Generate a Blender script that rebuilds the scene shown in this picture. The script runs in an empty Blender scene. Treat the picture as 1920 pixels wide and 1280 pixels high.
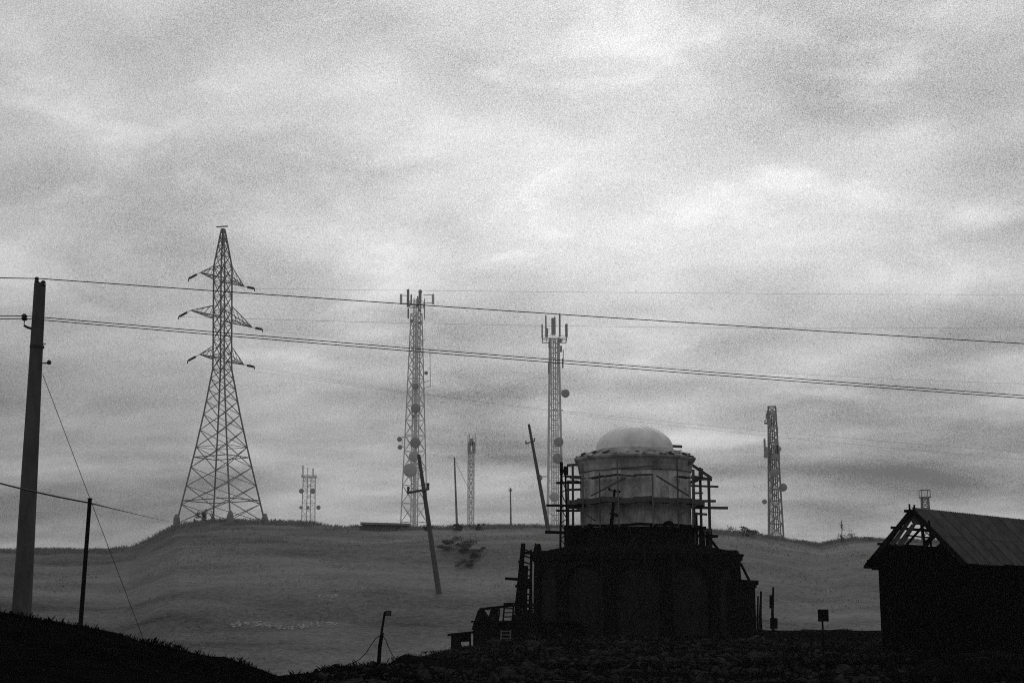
import bpy, math, random
import numpy as np
from mathutils import Vector, Matrix, Quaternion

# ------------------------------------------------------------------ camera, sky, sun, exposure
random.seed(7); rng = np.random.default_rng(11)
sc = bpy.context.scene
COL = sc.collection
F = 2667.0                      # focal length in photo pixels (50 mm on 36 mm, 1920 px)
EYE = 1.7
PITCH = math.atan(480 / F)
cam = bpy.data.cameras.new('camera'); cam.lens = 50; cam.sensor_width = 36
cam.clip_start = 0.1; cam.clip_end = 6000
cam_o = bpy.data.objects.new('camera', cam); COL.objects.link(cam_o)
cam_o.location = (0, 0, EYE); cam_o.rotation_euler = (math.pi / 2 + PITCH, 0, 0)
sc.camera = cam_o

SUN_EL, SUN_AZ = math.radians(30), math.radians(6)
world = bpy.data.worlds.new('World'); sc.world = world; world.use_nodes = True
nt = world.node_tree; N = nt.nodes; L = nt.links
for n in list(N): N.remove(n)
def wn(t, **k):
    n = N.new(t)
    for a, b in k.items(): setattr(n, a, b)
    return n
def wmath(op, a, b=None, c=None):
    n = wn('ShaderNodeMath', operation=op)
    for i, v in enumerate((a, b, c)):
        if v is None: continue
        if isinstance(v, (int, float)): n.inputs[i].default_value = v
        else: L.new(v, n.inputs[i])
    return n.outputs[0]
tc = wn('ShaderNodeTexCoord'); sep = wn('ShaderNodeSeparateXYZ'); L.new(tc.outputs['Generated'], sep.inputs[0])
zp = wmath('ADD', wmath('MAXIMUM', sep.outputs[2], 0.0), 0.24)
def cloud(sx, sy, ox, oy, scale, detail, rough, dist, rot=0.0):
    cmb = wn('ShaderNodeCombineXYZ')
    px, py = wmath('DIVIDE', sep.outputs[0], zp), wmath('DIVIDE', sep.outputs[1], zp)
    c, s = math.cos(rot), math.sin(rot)
    qx = wmath('ADD', wmath('MULTIPLY', px, c), wmath('MULTIPLY', py, -s))
    qy = wmath('ADD', wmath('MULTIPLY', px, s), wmath('MULTIPLY', py, c))
    L.new(wmath('ADD', wmath('MULTIPLY', qx, sx), ox), cmb.inputs[0])
    L.new(wmath('ADD', wmath('MULTIPLY', qy, sy), oy), cmb.inputs[1])
    nz = wn('ShaderNodeTexNoise'); L.new(cmb.outputs[0], nz.inputs['Vector'])
    nz.inputs['Scale'].default_value = scale; nz.inputs['Detail'].default_value = detail
    nz.inputs['Roughness'].default_value = rough; nz.inputs['Distortion'].default_value = dist
    return wmath('SUBTRACT', nz.outputs[0], 0.5)
def smooth(x, lo, hi):
    n = wn('ShaderNodeMapRange', interpolation_type='SMOOTHSTEP'); L.new(x, n.inputs[0])
    n.inputs[1].default_value = lo; n.inputs[2].default_value = hi; n.inputs[3].default_value = 0; n.inputs[4].default_value = 1
    return n.outputs[0]
OFS = [24.82, 6.38, 28.28, 14.82, 11.93, 18.51, 5.09, 5.81]
n_big = cloud(0.8, 0.9, OFS[0], OFS[1], 1.6, 3, 0.5, 0.4, 0.10)
n_mid = cloud(0.8, 1.0, OFS[2], OFS[3], 4.2, 4, 0.5, 0.25, 0.12)
n_band = cloud(0.50, 1.0, OFS[4], OFS[5], 3.4, 4, 0.45, 0.2, 0.05)      # long bands low over the hill
n_puff = smooth(cloud(0.9, 1.0, OFS[6], OFS[7], 5.0, 7, 0.55, 0.5, 0.2), 0.0, 0.22)   # brighter cloud tops with an edge
n_fine = cloud(1.0, 1.0, 1.3, 9.1, 12.0, 8, 0.6, 0.2, 0.1)
nzg = wn('ShaderNodeTexNoise'); L.new(tc.outputs['Generated'], nzg.inputs['Vector'])
nzg.inputs['Scale'].default_value = 1500; nzg.inputs['Detail'].default_value = 0
n_grain = wmath('SUBTRACT', nzg.outputs[0], 0.5)
lowsky = wmath('SUBTRACT', 1.0, smooth(sep.outputs[2], 0.05, 0.26))
ramp = wn('ShaderNodeValToRGB'); L.new(sep.outputs[2], ramp.inputs[0])
cr = ramp.color_ramp; cr.interpolation = 'EASE'
stops = [(0.0, .065), (0.05, .085), (0.10, .12), (0.17, .21), (0.26, .315), (0.40, .345), (1.0, .28)]
cr.elements[0].position, cr.elements[1].position = 0.0, 1.0
for p, v in stops[1:-1]: cr.elements.new(p)
for e, (p, v) in zip(cr.elements, stops): e.position = p; e.color = (v, v, v, 1)
# veiled sun behind the cloud sheet
sd = (math.sin(SUN_AZ) * math.cos(SUN_EL - .12), math.cos(SUN_AZ) * math.cos(SUN_EL - .12), math.sin(SUN_EL - .12))
dt = wn('ShaderNodeVectorMath', operation='DOT_PRODUCT'); L.new(tc.outputs['Generated'], dt.inputs[0]); dt.inputs[1].default_value = sd
dpos = wmath('MAXIMUM', dt.outputs['Value'], 0.0)
glow = wmath('ADD', wmath('MULTIPLY', wmath('POWER', dpos, 18.0), 0.27), wmath('MULTIPLY', wmath('POWER', dpos, 3.0), 0.19))
lum = wmath('ADD', ramp.outputs[0], glow)
mod = wmath('ADD', 0.95, wmath('MULTIPLY', n_big, 1.3))
mod = wmath('ADD', mod, wmath('MULTIPLY', n_mid, 1.0))
mod = wmath('ADD', mod, wmath('MULTIPLY', wmath('MULTIPLY', n_band, lowsky), 3.2))
mod = wmath('ADD', mod, wmath('MULTIPLY', n_puff, 0.26))
mod = wmath('ADD', mod, wmath('MULTIPLY', n_fine, 0.15))
mod = wmath('ADD', mod, wmath('MULTIPLY', n_grain, 0.95))
lum = wmath('MULTIPLY', lum, wmath('MAXIMUM', mod, 0.25))
sky = wn('ShaderNodeTexSky', sky_type='NISHITA'); sky.sun_disc = False
sky.sun_elevation = SUN_EL; sky.sun_rotation = SUN_AZ
bw = wn('ShaderNodeRGBToBW'); L.new(sky.outputs[0], bw.inputs[0])
tot = wmath('ADD', wmath('MULTIPLY', lum, 9.6), wmath('MULTIPLY', wmath('MINIMUM', bw.outputs[0], 8.0), 0.06))
bg = wn('ShaderNodeBackground'); L.new(tot, bg.inputs[0]); bg.inputs[1].default_value = 0.1
wo = wn('ShaderNodeOutputWorld'); L.new(bg.outputs[0], wo.inputs[0])
world.cycles.sampling_method = 'MANUAL'; world.cycles.sample_map_resolution = 1024

sl = bpy.data.lights.new('sun', 'SUN'); sl.energy = 0.6; sl.angle = math.radians(20); sl.color = (1, .99, .97)
so = bpy.data.objects.new('sun', sl); COL.objects.link(so)
so.rotation_euler = Vector((math.sin(SUN_AZ) * math.cos(SUN_EL), math.cos(SUN_AZ) * math.cos(SUN_EL), math.sin(SUN_EL))).to_track_quat('Z', 'Y').to_euler()
sc.view_settings.view_transform = 'Standard'; sc.view_settings.look = 'None'
sc.view_settings.exposure = 0; sc.view_settings.gamma = 1
sc.render.engine = 'CYCLES'
sc.cycles.use_denoising = False
sc.cycles.max_bounces = 4; sc.cycles.diffuse_bounces = 2; sc.cycles.glossy_bounces = 1; sc.cycles.volume_bounces = 0
sc.cycles.use_adaptive_sampling = False
sc.cycles.filter_width = 1.1

# ------------------------------------------------------------------ helpers
CT, ST = math.cos(PITCH), math.sin(PITCH)
def W(px, py, Y):
    """a point at depth Y (m) along the pixel's line of sight"""
    dx = (px - 960) / F; uy = (640 - py) / F
    d = Vector((dx, CT - ST * uy, ST + CT * uy)); t = Y / d.y
    return Vector((d.x * t, Y, EYE + d.z * t))
def Hz(py, Y): return W(960, py, Y).z
def proj(p):
    v = Vector(p) - Vector((0, 0, EYE))
    dep = v.y * CT + v.z * ST; up = -v.y * ST + v.z * CT
    return 960 + F * v.x / dep, 640 - F * up / dep

def material(name, base, var=0.25, scale=6.0, rough=0.85, bump=0.3, spec=0.2, metal=0.0, stretch=(1, 1, 1), detail=6, coords='Object', bdist=0.02, lohi=(.3, .7)):
    m = bpy.data.materials.new(name); m.use_nodes = True
    t = m.node_tree; b = t.nodes['Principled BSDF']
    tcn = t.nodes.new('ShaderNodeTexCoord'); mp = t.nodes.new('ShaderNodeMapping')
    mp.inputs['Scale'].default_value = stretch
    t.links.new(tcn.outputs[coords], mp.inputs[0])
    nz = t.nodes.new('ShaderNodeTexNoise'); t.links.new(mp.outputs[0], nz.inputs['Vector'])
    nz.inputs['Scale'].default_value = scale; nz.inputs['Detail'].default_value = detail; nz.inputs['Roughness'].default_value = .65
    rp = t.nodes.new('ShaderNodeValToRGB'); t.links.new(nz.outputs[0], rp.inputs[0])
    lo, hi = base * (1 - var), base * (1 + var)
    rp.color_ramp.elements[0].position = lohi[0]; rp.color_ramp.elements[1].position = lohi[1]
    rp.color_ramp.elements[0].color = (lo, lo, lo, 1); rp.color_ramp.elements[1].color = (hi, hi, hi, 1)
    t.links.new(rp.outputs[0], b.inputs['Base Color'])
    b.inputs['Roughness'].default_value = rough; b.inputs['Metallic'].default_value = metal
    b.inputs['Specular IOR Level'].default_value = spec
    if bump:
        bp = t.nodes.new('ShaderNodeBump'); bp.inputs['Strength'].default_value = bump; bp.inputs['Distance'].default_value = bdist
        t.links.new(nz.outputs[0], bp.inputs['Height']); t.links.new(bp.outputs[0], b.inputs['Normal'])
    return m

M = {}
M['steel'] = material('painted_steel', .27, .3, 1.5, .6, .1, .1)
M['galv'] = material('galvanised_steel', .75, .25, 1.2, .55, .1, .15)
M['dish'] = material('dish_grp', .36, .2, 1.0, .5, 0, .1)
M['dish_pale'] = material('dish_white_grp', .55, .15, 1.0, .5, 0, .1)
M['pole'] = material('weathered_concrete_pole', .105, .35, 5, .9, .4, .1, stretch=(1, 1, .25))
M['wood'] = material('weathered_timber', .016, .4, 9, .9, .4, 0.0, stretch=(1, 1, .2))
M['wood_dark'] = material('tarred_timber', .006, .4, 9, .9, .4, 0.0, stretch=(1, 1, .2))
M['wood_pale'] = material('new_sawn_timber', .16, .3, 9, .9, .3, .1)
M['plank_grey'] = material('grey_plank', .10, .35, 7, .9, .3, .1)
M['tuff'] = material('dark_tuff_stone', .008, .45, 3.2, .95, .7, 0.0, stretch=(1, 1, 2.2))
M['tuff_recess'] = material('dark_tuff_rendered', .024, .5, 2.2, .95, .6, 0.0, stretch=(1, 1, .4))
M['drum'] = material('pale_plaster_streaked', .56, .65, .9, .9, .4, .1, stretch=(1, 1, .5), detail=9, lohi=(.38, .64))
M['drum2'] = material('grey_cement_render', .36, .5, 1.4, .9, .4, .1, stretch=(1, 1, .5), detail=9, lohi=(.38, .64))
M['dome'] = material('zinc_sheet_dome', .82, .2, 1.0, .6, .2, .2, detail=10, lohi=(.36, .6))
M['ceramic'] = material('glazed_insulator', .05, .2, 4, .3, 0, .4)
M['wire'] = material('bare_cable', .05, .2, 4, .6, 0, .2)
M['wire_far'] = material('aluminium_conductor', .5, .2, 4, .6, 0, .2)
M['black'] = material('black_paint', .008, .3, 4, .7, .1, 0.0)
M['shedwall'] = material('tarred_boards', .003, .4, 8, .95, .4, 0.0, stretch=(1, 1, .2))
M['roof'] = material('fibre_cement_sheet', .08, .35, 3.5, .9, .3, .1, stretch=(1, .3, 1))
M['stone'] = material('rubble_stone', .030, .75, 1.7, .95, .8, 0.0)
M['streak_door_pale'] = material('pale_cloud_streak_and_door', .40, .3, 3, .9, .5, .1)  # pale tone of the added cloud-streak stones and the hut door
M['grass_far'] = material('dry_grass_blades', .24, .4, 2, .9, 0, 0.0)
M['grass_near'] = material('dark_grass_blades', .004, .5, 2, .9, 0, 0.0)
M['leaf'] = material('scrub_leaves', .06, .4, 3, .8, 0, .1)
M['leaf_pale'] = material('dusty_scrub_leaves', .11, .4, 3, .8, 0, 0)
M['leaf_dark'] = material('dark_scrub_leaves', .014, .4, 3, .8, 0, .05)
M['hut'] = material('hut_blockwork', .10, .35, 2, .9, .4, .1)

_t = M['roof'].node_tree; _oi = _t.nodes.new('ShaderNodeObjectInfo'); _mx = _t.nodes.new('ShaderNodeMix'); _mx.data_type = 'RGBA'; _mx.blend_type = 'MULTIPLY'
_mr = _t.nodes.new('ShaderNodeMapRange'); _mr.inputs[3].default_value = .82; _mr.inputs[4].default_value = 1.15
_t.links.new(_oi.outputs['Random'], _mr.inputs[0]); _mx.inputs[0].default_value = 1.0
_cl = [l for l in _t.links if l.to_socket.name == 'Base Color'][0].from_socket
_t.links.new(_cl, _mx.inputs[6]); _t.links.new(_mr.outputs[0], _mx.inputs[7]); _t.links.new(_mx.outputs[2], _t.nodes['Principled BSDF'].inputs['Base Color'])
def tag(o, label=None, cat=None, group=None, kind=None):
    if label: o['label'] = label
    if cat: o['category'] = cat
    if group: o['group'] = group
    if kind: o['kind'] = kind
    return o
def empty(name, loc, label=None, cat=None, group=None):
    o = bpy.data.objects.new(name, None); COL.objects.link(o); o.location = loc; o.empty_display_size = .2
    return tag(o, label, cat, group)

class MB:
    def __init__(s): s.v = []; s.f = []
    def add(s, vs, fs):
        k = len(s.v); s.v += [tuple(v) for v in vs]; s.f += [tuple(i + k for i in f) for f in fs]; return s
    def bar(s, p, q, w, d=None):
        p, q = Vector(p), Vector(q); d = d or w; z = (q - p).normalized()
        x = z.cross(Vector((0, 0, 1)))
        x = Vector((1, 0, 0)) if x.length < 1e-3 else x.normalized()
        y = z.cross(x)
        vs = [c + x * a * w / 2 + y * b * d / 2 for c in (p, q) for a, b in ((-1, -1), (1, -1), (1, 1), (-1, 1))]
        return s.add(vs, [(3, 2, 1, 0), (4, 5, 6, 7), (0, 1, 5, 4), (1, 2, 6, 5), (2, 3, 7, 6), (3, 0, 4, 7)])
    def box(s, c, size, rz=0.0):
        c = Vector(c); R = Matrix.Rotation(rz, 3, 'Z'); a, b, h = (k / 2 for k in size)
        vs = [c + R @ Vector((i * a, j * b, k * h)) for k in (-1, 1) for i, j in ((-1, -1), (1, -1), (1, 1), (-1, 1))]
        return s.add(vs, [(3, 2, 1, 0), (4, 5, 6, 7), (0, 1, 5, 4), (1, 2, 6, 5), (2, 3, 7, 6), (3, 0, 4, 7)])
    def tube(s, pts, radii, n=6, cap=True):
        pts = [Vector(p) for p in pts]
        if isinstance(radii, (int, float)): radii = [radii] * len(pts)
        vs = []; up = Vector((0, 0, 1))
        for i, p in enumerate(pts):
            t = (pts[min(i + 1, len(pts) - 1)] - pts[max(i - 1, 0)]).normalized()
            x = t.cross(up)
            if x.length < .05: x = t.cross(Vector((0, 1, 0)))
            x.normalize(); y = t.cross(x)
            for k in range(n):
                a = 2 * math.pi * k / n; vs.append(p + (x * math.cos(a) + y * math.sin(a)) * radii[i])
        fs = [(i * n + k, i * n + (k + 1) % n, (i + 1) * n + (k + 1) % n, (i + 1) * n + k) for i in range(len(pts) - 1) for k in range(n)]
        if cap: fs += [tuple(range(n))[::-1], tuple((len(pts) - 1) * n + k for k in range(n))]
        return s.add(vs, fs)
    def lathe(s, prof, c=(0, 0, 0), n=24, phase=0.0, axis=None, a0=0.0, a1=None):
        full = a1 is None; a1 = a0 + 2 * math.pi if full else a1
        m = n if full else n + 1; c = Vector(c)
        Q = Vector(axis).to_track_quat('Z', 'Y') if axis is not None else None
        vs = []
        for r, z in prof:
            for k in range(m):
                a = phase + a0 + (a1 - a0) * k / n
                v = Vector((r * math.cos(a), r * math.sin(a), z))
                vs.append(c + (Q @ v if Q else v))
        fs = []
        for i in range(len(prof) - 1):
            for k in range(n):
                k2 = (k + 1) % m
                fs.append((i * m + k, i * m + k2, (i + 1) * m + k2, (i + 1) * m + k))
        return s.add(vs, fs)
    def build(s, name, mat, parent=None, kind=None, smooth=False, label=None, noloc=False):
        off = parent_world(parent) if parent is not None and not noloc else Vector((0, 0, 0))
        me = bpy.data.meshes.new(name)
        me.from_pydata([(v[0] - off.x, v[1] - off.y, v[2] - off.z) for v in s.v], [], s.f)
        if smooth: me.polygons.foreach_set('use_smooth', [True] * len(me.polygons))
        me.materials.append(mat if not isinstance(mat, str) else M[mat]); me.update()
        o = bpy.data.objects.new(name, me); COL.objects.link(o); o.parent = parent
        return tag(o, label, kind=kind)
def parent_world(o):
    v = Vector((0, 0, 0))
    while o is not None: v += o.location; o = o.parent
    return v

_unit = {}
def bar_part(parent, name, p, q, w, mat, d=None):
    """a straight member: shared unit prism, its own object"""
    if mat not in _unit:
        b = MB(); b.box((0, 0, .5), (1, 1, 1))
        me = bpy.data.meshes.new('member_' + mat); me.from_pydata(b.v, [], b.f); me.materials.append(M[mat]); _unit[mat] = me
    o = bpy.data.objects.new(name, _unit[mat]); COL.objects.link(o); o.parent = parent
    p, q = Vector(p), Vector(q); off = parent_world(parent) if parent is not None else Vector((0, 0, 0)); z = q - p
    o.location = p - off; o.rotation_mode = 'QUATERNION'
    zz = z.normalized(); x = zz.cross(Vector((0, 0, 1))); x = Vector((1, 0, 0)) if x.length < 1e-3 else x.normalized(); y = zz.cross(x)
    o.rotation_quaternion = Matrix((x, y, zz)).transposed().to_quaternion()
    o.scale = (w, d or w, z.length)
    return o

_tabs = {}
def noise2(x, y, s, seed=0):
    """smooth value noise (numpy)"""
    if seed not in _tabs: _tabs[seed] = np.random.default_rng(seed).random((256, 256)) * 2 - 1
    tab = _tabs[seed]
    x = np.asarray(x, float) / s; y = np.asarray(y, float) / s
    xi = np.floor(x).astype(int); yi = np.floor(y).astype(int); fx = x - xi; fy = y - yi
    fx = fx * fx * (3 - 2 * fx); fy = fy * fy * (3 - 2 * fy)
    a = tab[xi % 256, yi % 256]; b = tab[(xi + 1) % 256, yi % 256]; c = tab[xi % 256, (yi + 1) % 256]; d = tab[(xi + 1) % 256, (yi + 1) % 256]
    return a * (1 - fx) * (1 - fy) + b * fx * (1 - fy) + c * (1 - fx) * fy + d * fx * fy
def sstep(a, b, x):
    t = np.clip((x - a) / (b - a), 0, 1); return t * t * (3 - 2 * t)
Hv = np.vectorize(Hz)

# ------------------------------------------------------------------ terrain
def uof(x, y): return np.clip(960 + F * 1.012 * np.asarray(x, float) / np.maximum(y, 8), -1600, 3600)
FU = [-1600, 0, 150, 300, 400, 428, 450, 530, 600, 700, 800, 860, 940, 1000, 1430, 1650, 1920, 3600]
FP = [1080, 1147, 1172, 1204, 1226, 1228, 1238, 1264, 1258, 1243, 1226, 1213, 1204, 1192, 1184, 1184, 1190, 1200]
FD = [26, 26, 26, 27, 28, 28, 28.3, 29.5, 32, 37, 47, 57, 62, 82, 84, 84, 84, 84]
FZD = [26, 26, 26, 27, 28, 28, 28.3, 29.5, 32, 37, 47, 57, 62, 64, 80, 82, 82, 82]
def near_z(x, y):
    x = np.asarray(x, float); y = np.asarray(y, float)
    u = uof(x, y); d = np.interp(u, FU, FD)
    zc = EYE - np.interp(u, FU, FZD) * (np.interp(u, FU, FP) - 1120) / F / 1.03
    t = np.clip(y / d, 0, 1)
    z = zc * sstep(.25, 1.0, t)
    z = z + noise2(x, y, 3.1, 1) * .09 * sstep(.2, .6, t) + noise2(x, y, .9, 2) * .045 + noise2(x, y, .35, 3) * .02
    over = np.maximum(y - d, 0)
    return z - np.minimum(.34 * over + .010 * over ** 2, 22) * sstep(0, 3, over)
CU = [-1600, -200, 0, 120, 200, 245, 290, 330, 420, 500, 640, 760, 1000, 1100, 1330, 1400, 1460, 1540, 1600, 1660, 1920, 3600]
CP = [1036, 1031, 1033, 1036, 1035, 1028, 1005, 987, 979, 982, 990, 992, 990, 990, 1000, 1004, 1013, 1026, 1013, 1013, 1030, 1040]
CD = [230, 235, 238, 240, 242, 244, 246, 248, 252, 250, 242, 240, 236, 236, 250, 255, 258, 258, 256, 254, 250, 245]
def far_z(x, y):
    x = np.asarray(x, float); y = np.asarray(y, float)
    u = uof(x, y); d = np.interp(u, CU, CD)
    zc = EYE - d * (np.interp(u, CU, CP) - 1120) / F / 1.005
    yf = np.minimum(112, .5 * d); zf = np.where(d < 100, -2.2, -9.5)
    zf = np.interp(d, [60, 120], [-2.4, -9.5])
    t = np.clip((y - yf) / (d - yf), 0, 1)
    prof = .62 * t + .38 * (1 - (1 - t) ** 2.2)
    z = zf + (zc - zf) * prof
    amp = sstep(0, .3, t) 
    z = z + amp * d / 250 * (noise2(x, y, 22, 5) * .95 * (1 - sstep(.75, 1, t)) + noise2(x, y, 7, 6) * .3 + noise2(x, y, 2.2, 7) * .1)
    over = np.maximum(y - d, 0)
    return z - np.minimum(.03 * over + .0006 * over ** 2, 30)
def sheet(name, zf, ys, us, mat, apex=40.0):
    ys = np.asarray(ys); us = np.asarray(us)
    Y, U = np.meshgrid(ys, us, indexing='ij')
    X = (U - 960) / F * (Y + apex) * 1.0
    Z = zf(X, Y)
    n, m = Y.shape
    me = bpy.data.meshes.new(name)
    co = np.stack([X, Y, Z], -1).reshape(-1, 3).astype(np.float32)
    idx = np.arange(n * m).reshape(n, m)
    q = np.stack([idx[:-1, :-1], idx[:-1, 1:], idx[1:, 1:], idx[1:, :-1]], -1).reshape(-1, 4)
    me.vertices.add(n * m); me.vertices.foreach_set('co', co.ravel())
    me.loops.add(q.size); me.loops.foreach_set('vertex_index', q.ravel().astype(np.int32))
    me.polygons.add(len(q)); me.polygons.foreach_set('loop_start', np.arange(0, q.size, 4, dtype=np.int32))
    me.polygons.foreach_set('loop_total', np.full(len(q), 4, np.int32))
    me.polygons.foreach_set('use_smooth', np.ones(len(q), bool))
    me.update(calc_edges=True); me.validate()
    me.materials.append(mat)
    o = bpy.data.objects.new(name, me); COL.objects.link(o); return tag(o, kind='structure')

# hillside material: grass and scrub tones, with wide misty cloud streaks painted in
def hill_material(gain=.15):
    m = bpy.data.materials.new('dry_grass_scrub_and_mist_bands'); m.use_nodes = True
    t = m.node_tree; b = t.nodes['Principled BSDF']; b.inputs['Roughness'].default_value = .95; b.inputs['Specular IOR Level'].default_value = .05
    tcn = t.nodes.new('ShaderNodeTexCoord')
    def nz(scale, det, st, loc=(0, 0, 0)):
        mp = t.nodes.new('ShaderNodeMapping'); mp.inputs['Scale'].default_value = st; mp.inputs['Location'].default_value = loc
        t.links.new(tcn.outputs['Object'], mp.inputs[0])
        n = t.nodes.new('ShaderNodeTexNoise'); n.inputs['Scale'].default_value = scale; n.inputs['Detail'].default_value = det; n.inputs['Roughness'].default_value = .62
        t.links.new(mp.outputs[0], n.inputs['Vector']); return n.outputs[0]
    def mth(op, a, bb, c=None):
        n = t.nodes.new('ShaderNodeMath'); n.operation = op
        for i, v in enumerate((a, bb, c)):
            if v is None: continue
            if isinstance(v, (int, float)): n.inputs[i].default_value = v
            else: t.links.new(v, n.inputs[i])
        return n.outputs[0]
    big = nz(.034, 4, (.28, 1, 1), (3, 7, 0)); mid = nz(.13, 6, (.4, 1.2, 1.2)); fin = nz(1.4, 8, (1, 1, 1)); tiny = nz(5, 4, (1, 1, 1))  # big: stretched bands that put mist streaks into the grass colour
    v = mth('MULTIPLY_ADD', mth('SUBTRACT', big, .5), 2.5, 1.0)
    v = mth('MULTIPLY_ADD', mth('SUBTRACT', mid, .5), 1.6, v)
    v = mth('MULTIPLY_ADD', mth('SUBTRACT', fin, .5), 1.6, v)
    v = mth('MULTIPLY_ADD', mth('SUBTRACT', tiny, .5), 1.3, v)
    v = mth('MULTIPLY', mth('MAXIMUM', v, .22), gain)
    t.links.new(v, b.inputs['Base Color'])
    bp = t.nodes.new('ShaderNodeBump'); bp.inputs['Strength'].default_value = .6; bp.inputs['Distance'].default_value = .35
    t.links.new(fin, bp.inputs['Height']); t.links.new(bp.outputs[0], b.inputs['Normal'])
    return m
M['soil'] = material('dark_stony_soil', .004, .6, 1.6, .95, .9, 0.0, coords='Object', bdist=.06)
ys_n = np.concatenate([np.linspace(-35, 8, 8), np.linspace(9, 24, 30), np.linspace(24.15, 40, 90), np.linspace(40.3, 95, 130), np.linspace(96, 130, 8)])
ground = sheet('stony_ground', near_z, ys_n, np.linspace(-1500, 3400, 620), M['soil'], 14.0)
ys_f = np.concatenate([np.linspace(29, 110, 120), np.linspace(111, 262, 170), np.geomspace(265, 900, 40)])
M['hill'] = hill_material()
hill = sheet('hillside', far_z, ys_f, np.linspace(-1400, 3300, 760), M['hill'], 0.0)
low = MB(); low.add([(-1100, -300, -33), (1100, -300, -33), (1100, 1100, -33), (-1100, 1100, -33)], [(0, 1, 2, 3)])
tag(low.build('valley_floor', M['soil']), kind='structure')
def depth_on_hill(px, py, lo=30, hi=262):
    """depth at which the hill surface appears at that pixel, walking out from the camera"""
    Y = np.linspace(lo, hi, 900); p = W(px, py, 1.0)
    hit = far_z(p.x * Y, Y) >= EYE + (p.z - EYE) * Y
    return float(Y[np.argmax(hit)]) if hit.any() else hi
def on_hill(x, y): return float(far_z(x, y))
def on_near(x, y): return float(near_z(x, y))

# ------------------------------------------------------------------ transmission pylon
def lattice(root, c, levels, mat, lw, bw, single=True, rot=0.0, xb=True, horiz=True, hw=None, skip_h=()):
    """four-legged lattice: levels = [(z, half_diagonal)]"""
    def P(k, z, h): a = rot + k * math.pi / 2; return Vector((c[0] + h * math.cos(a), c[1] + h * math.sin(a), z))
    j = MB()
    def mem(name, p, q, w):
        if single: bar_part(root, name, p, q, w, mat)
        else: j.bar(p, q, w)
    # legs: straight runs between changes of taper
    runs = [0]
    for i in range(1, len(levels) - 1):
        s0 = (levels[i][1] - levels[i - 1][1]) / (levels[i][0] - levels[i - 1][0]); s1 = (levels[i + 1][1] - levels[i][1]) / (levels[i + 1][0] - levels[i][0])
        if abs(s0 - s1) > .01: runs.append(i)
    runs.append(len(levels) - 1)
    for k in range(4):
        for a, b in zip(runs[:-1], runs[1:]):
            bar_part(root, 'leg', P(k, *levels[a]), P(k, *levels[b]), lw, mat)
    for i, ((z0, h0), (z1, h1)) in enumerate(zip(levels[:-1], levels[1:])):
        for k in range(4):
            if xb:
                mem('brace', P(k, z0, h0), P(k + 1, z1, h1), bw); mem('brace', P(k + 1, z0, h0), P(k, z1, h1), bw)
            else:
                if i % 2: mem('brace', P(k, z0, h0), P(k + 1, z1, h1), bw)
                else: mem('brace', P(k + 1, z0, h0), P(k, z1, h1), bw)
            if horiz and i not in skip_h: mem('girt', P(k, z1, h1), P(k + 1, z1, h1), hw or bw)
    if not single: j.build('bracing', mat, root, kind='stuff')
    return P

PY = 255.0
pc = W(415, 978, PY); pyl = empty('transmission_pylon', (pc.x, PY, pc.z - .6), 'tall steel lattice pylon with six cross arms on the grassy mound', 'pylon')
s = PY / F
zt = lambda py: Hz(py, PY)
rot = math.radians(22.5)
base = [(zt(980), 82 * s), (zt(945), 73.5 * s), (zt(910), 65 * s), (zt(876), 57 * s), (zt(838), 48 * s), (zt(806), 41 * s), (zt(777), 34.5 * s), (zt(752), 29.5 * s), (zt(730), 25.5 * s), (zt(710), 21.5 * s), (zt(692), 18 * s)]
body = [(zt(692 - 27.4 * i), 17.6 * s) for i in range(1, 8)]
top = [(zt(480), 13.5 * s), (zt(460), 9.5 * s), (zt(442), 6 * s), (zt(429), 3 * s)]
PP = lattice(pyl, (pc.x, PY), base + body + top, 'steel', .25, .105, True, rot, True, True, .09, skip_h=(0, 1, 2, 4, 5, 6, 7, 8))
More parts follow.
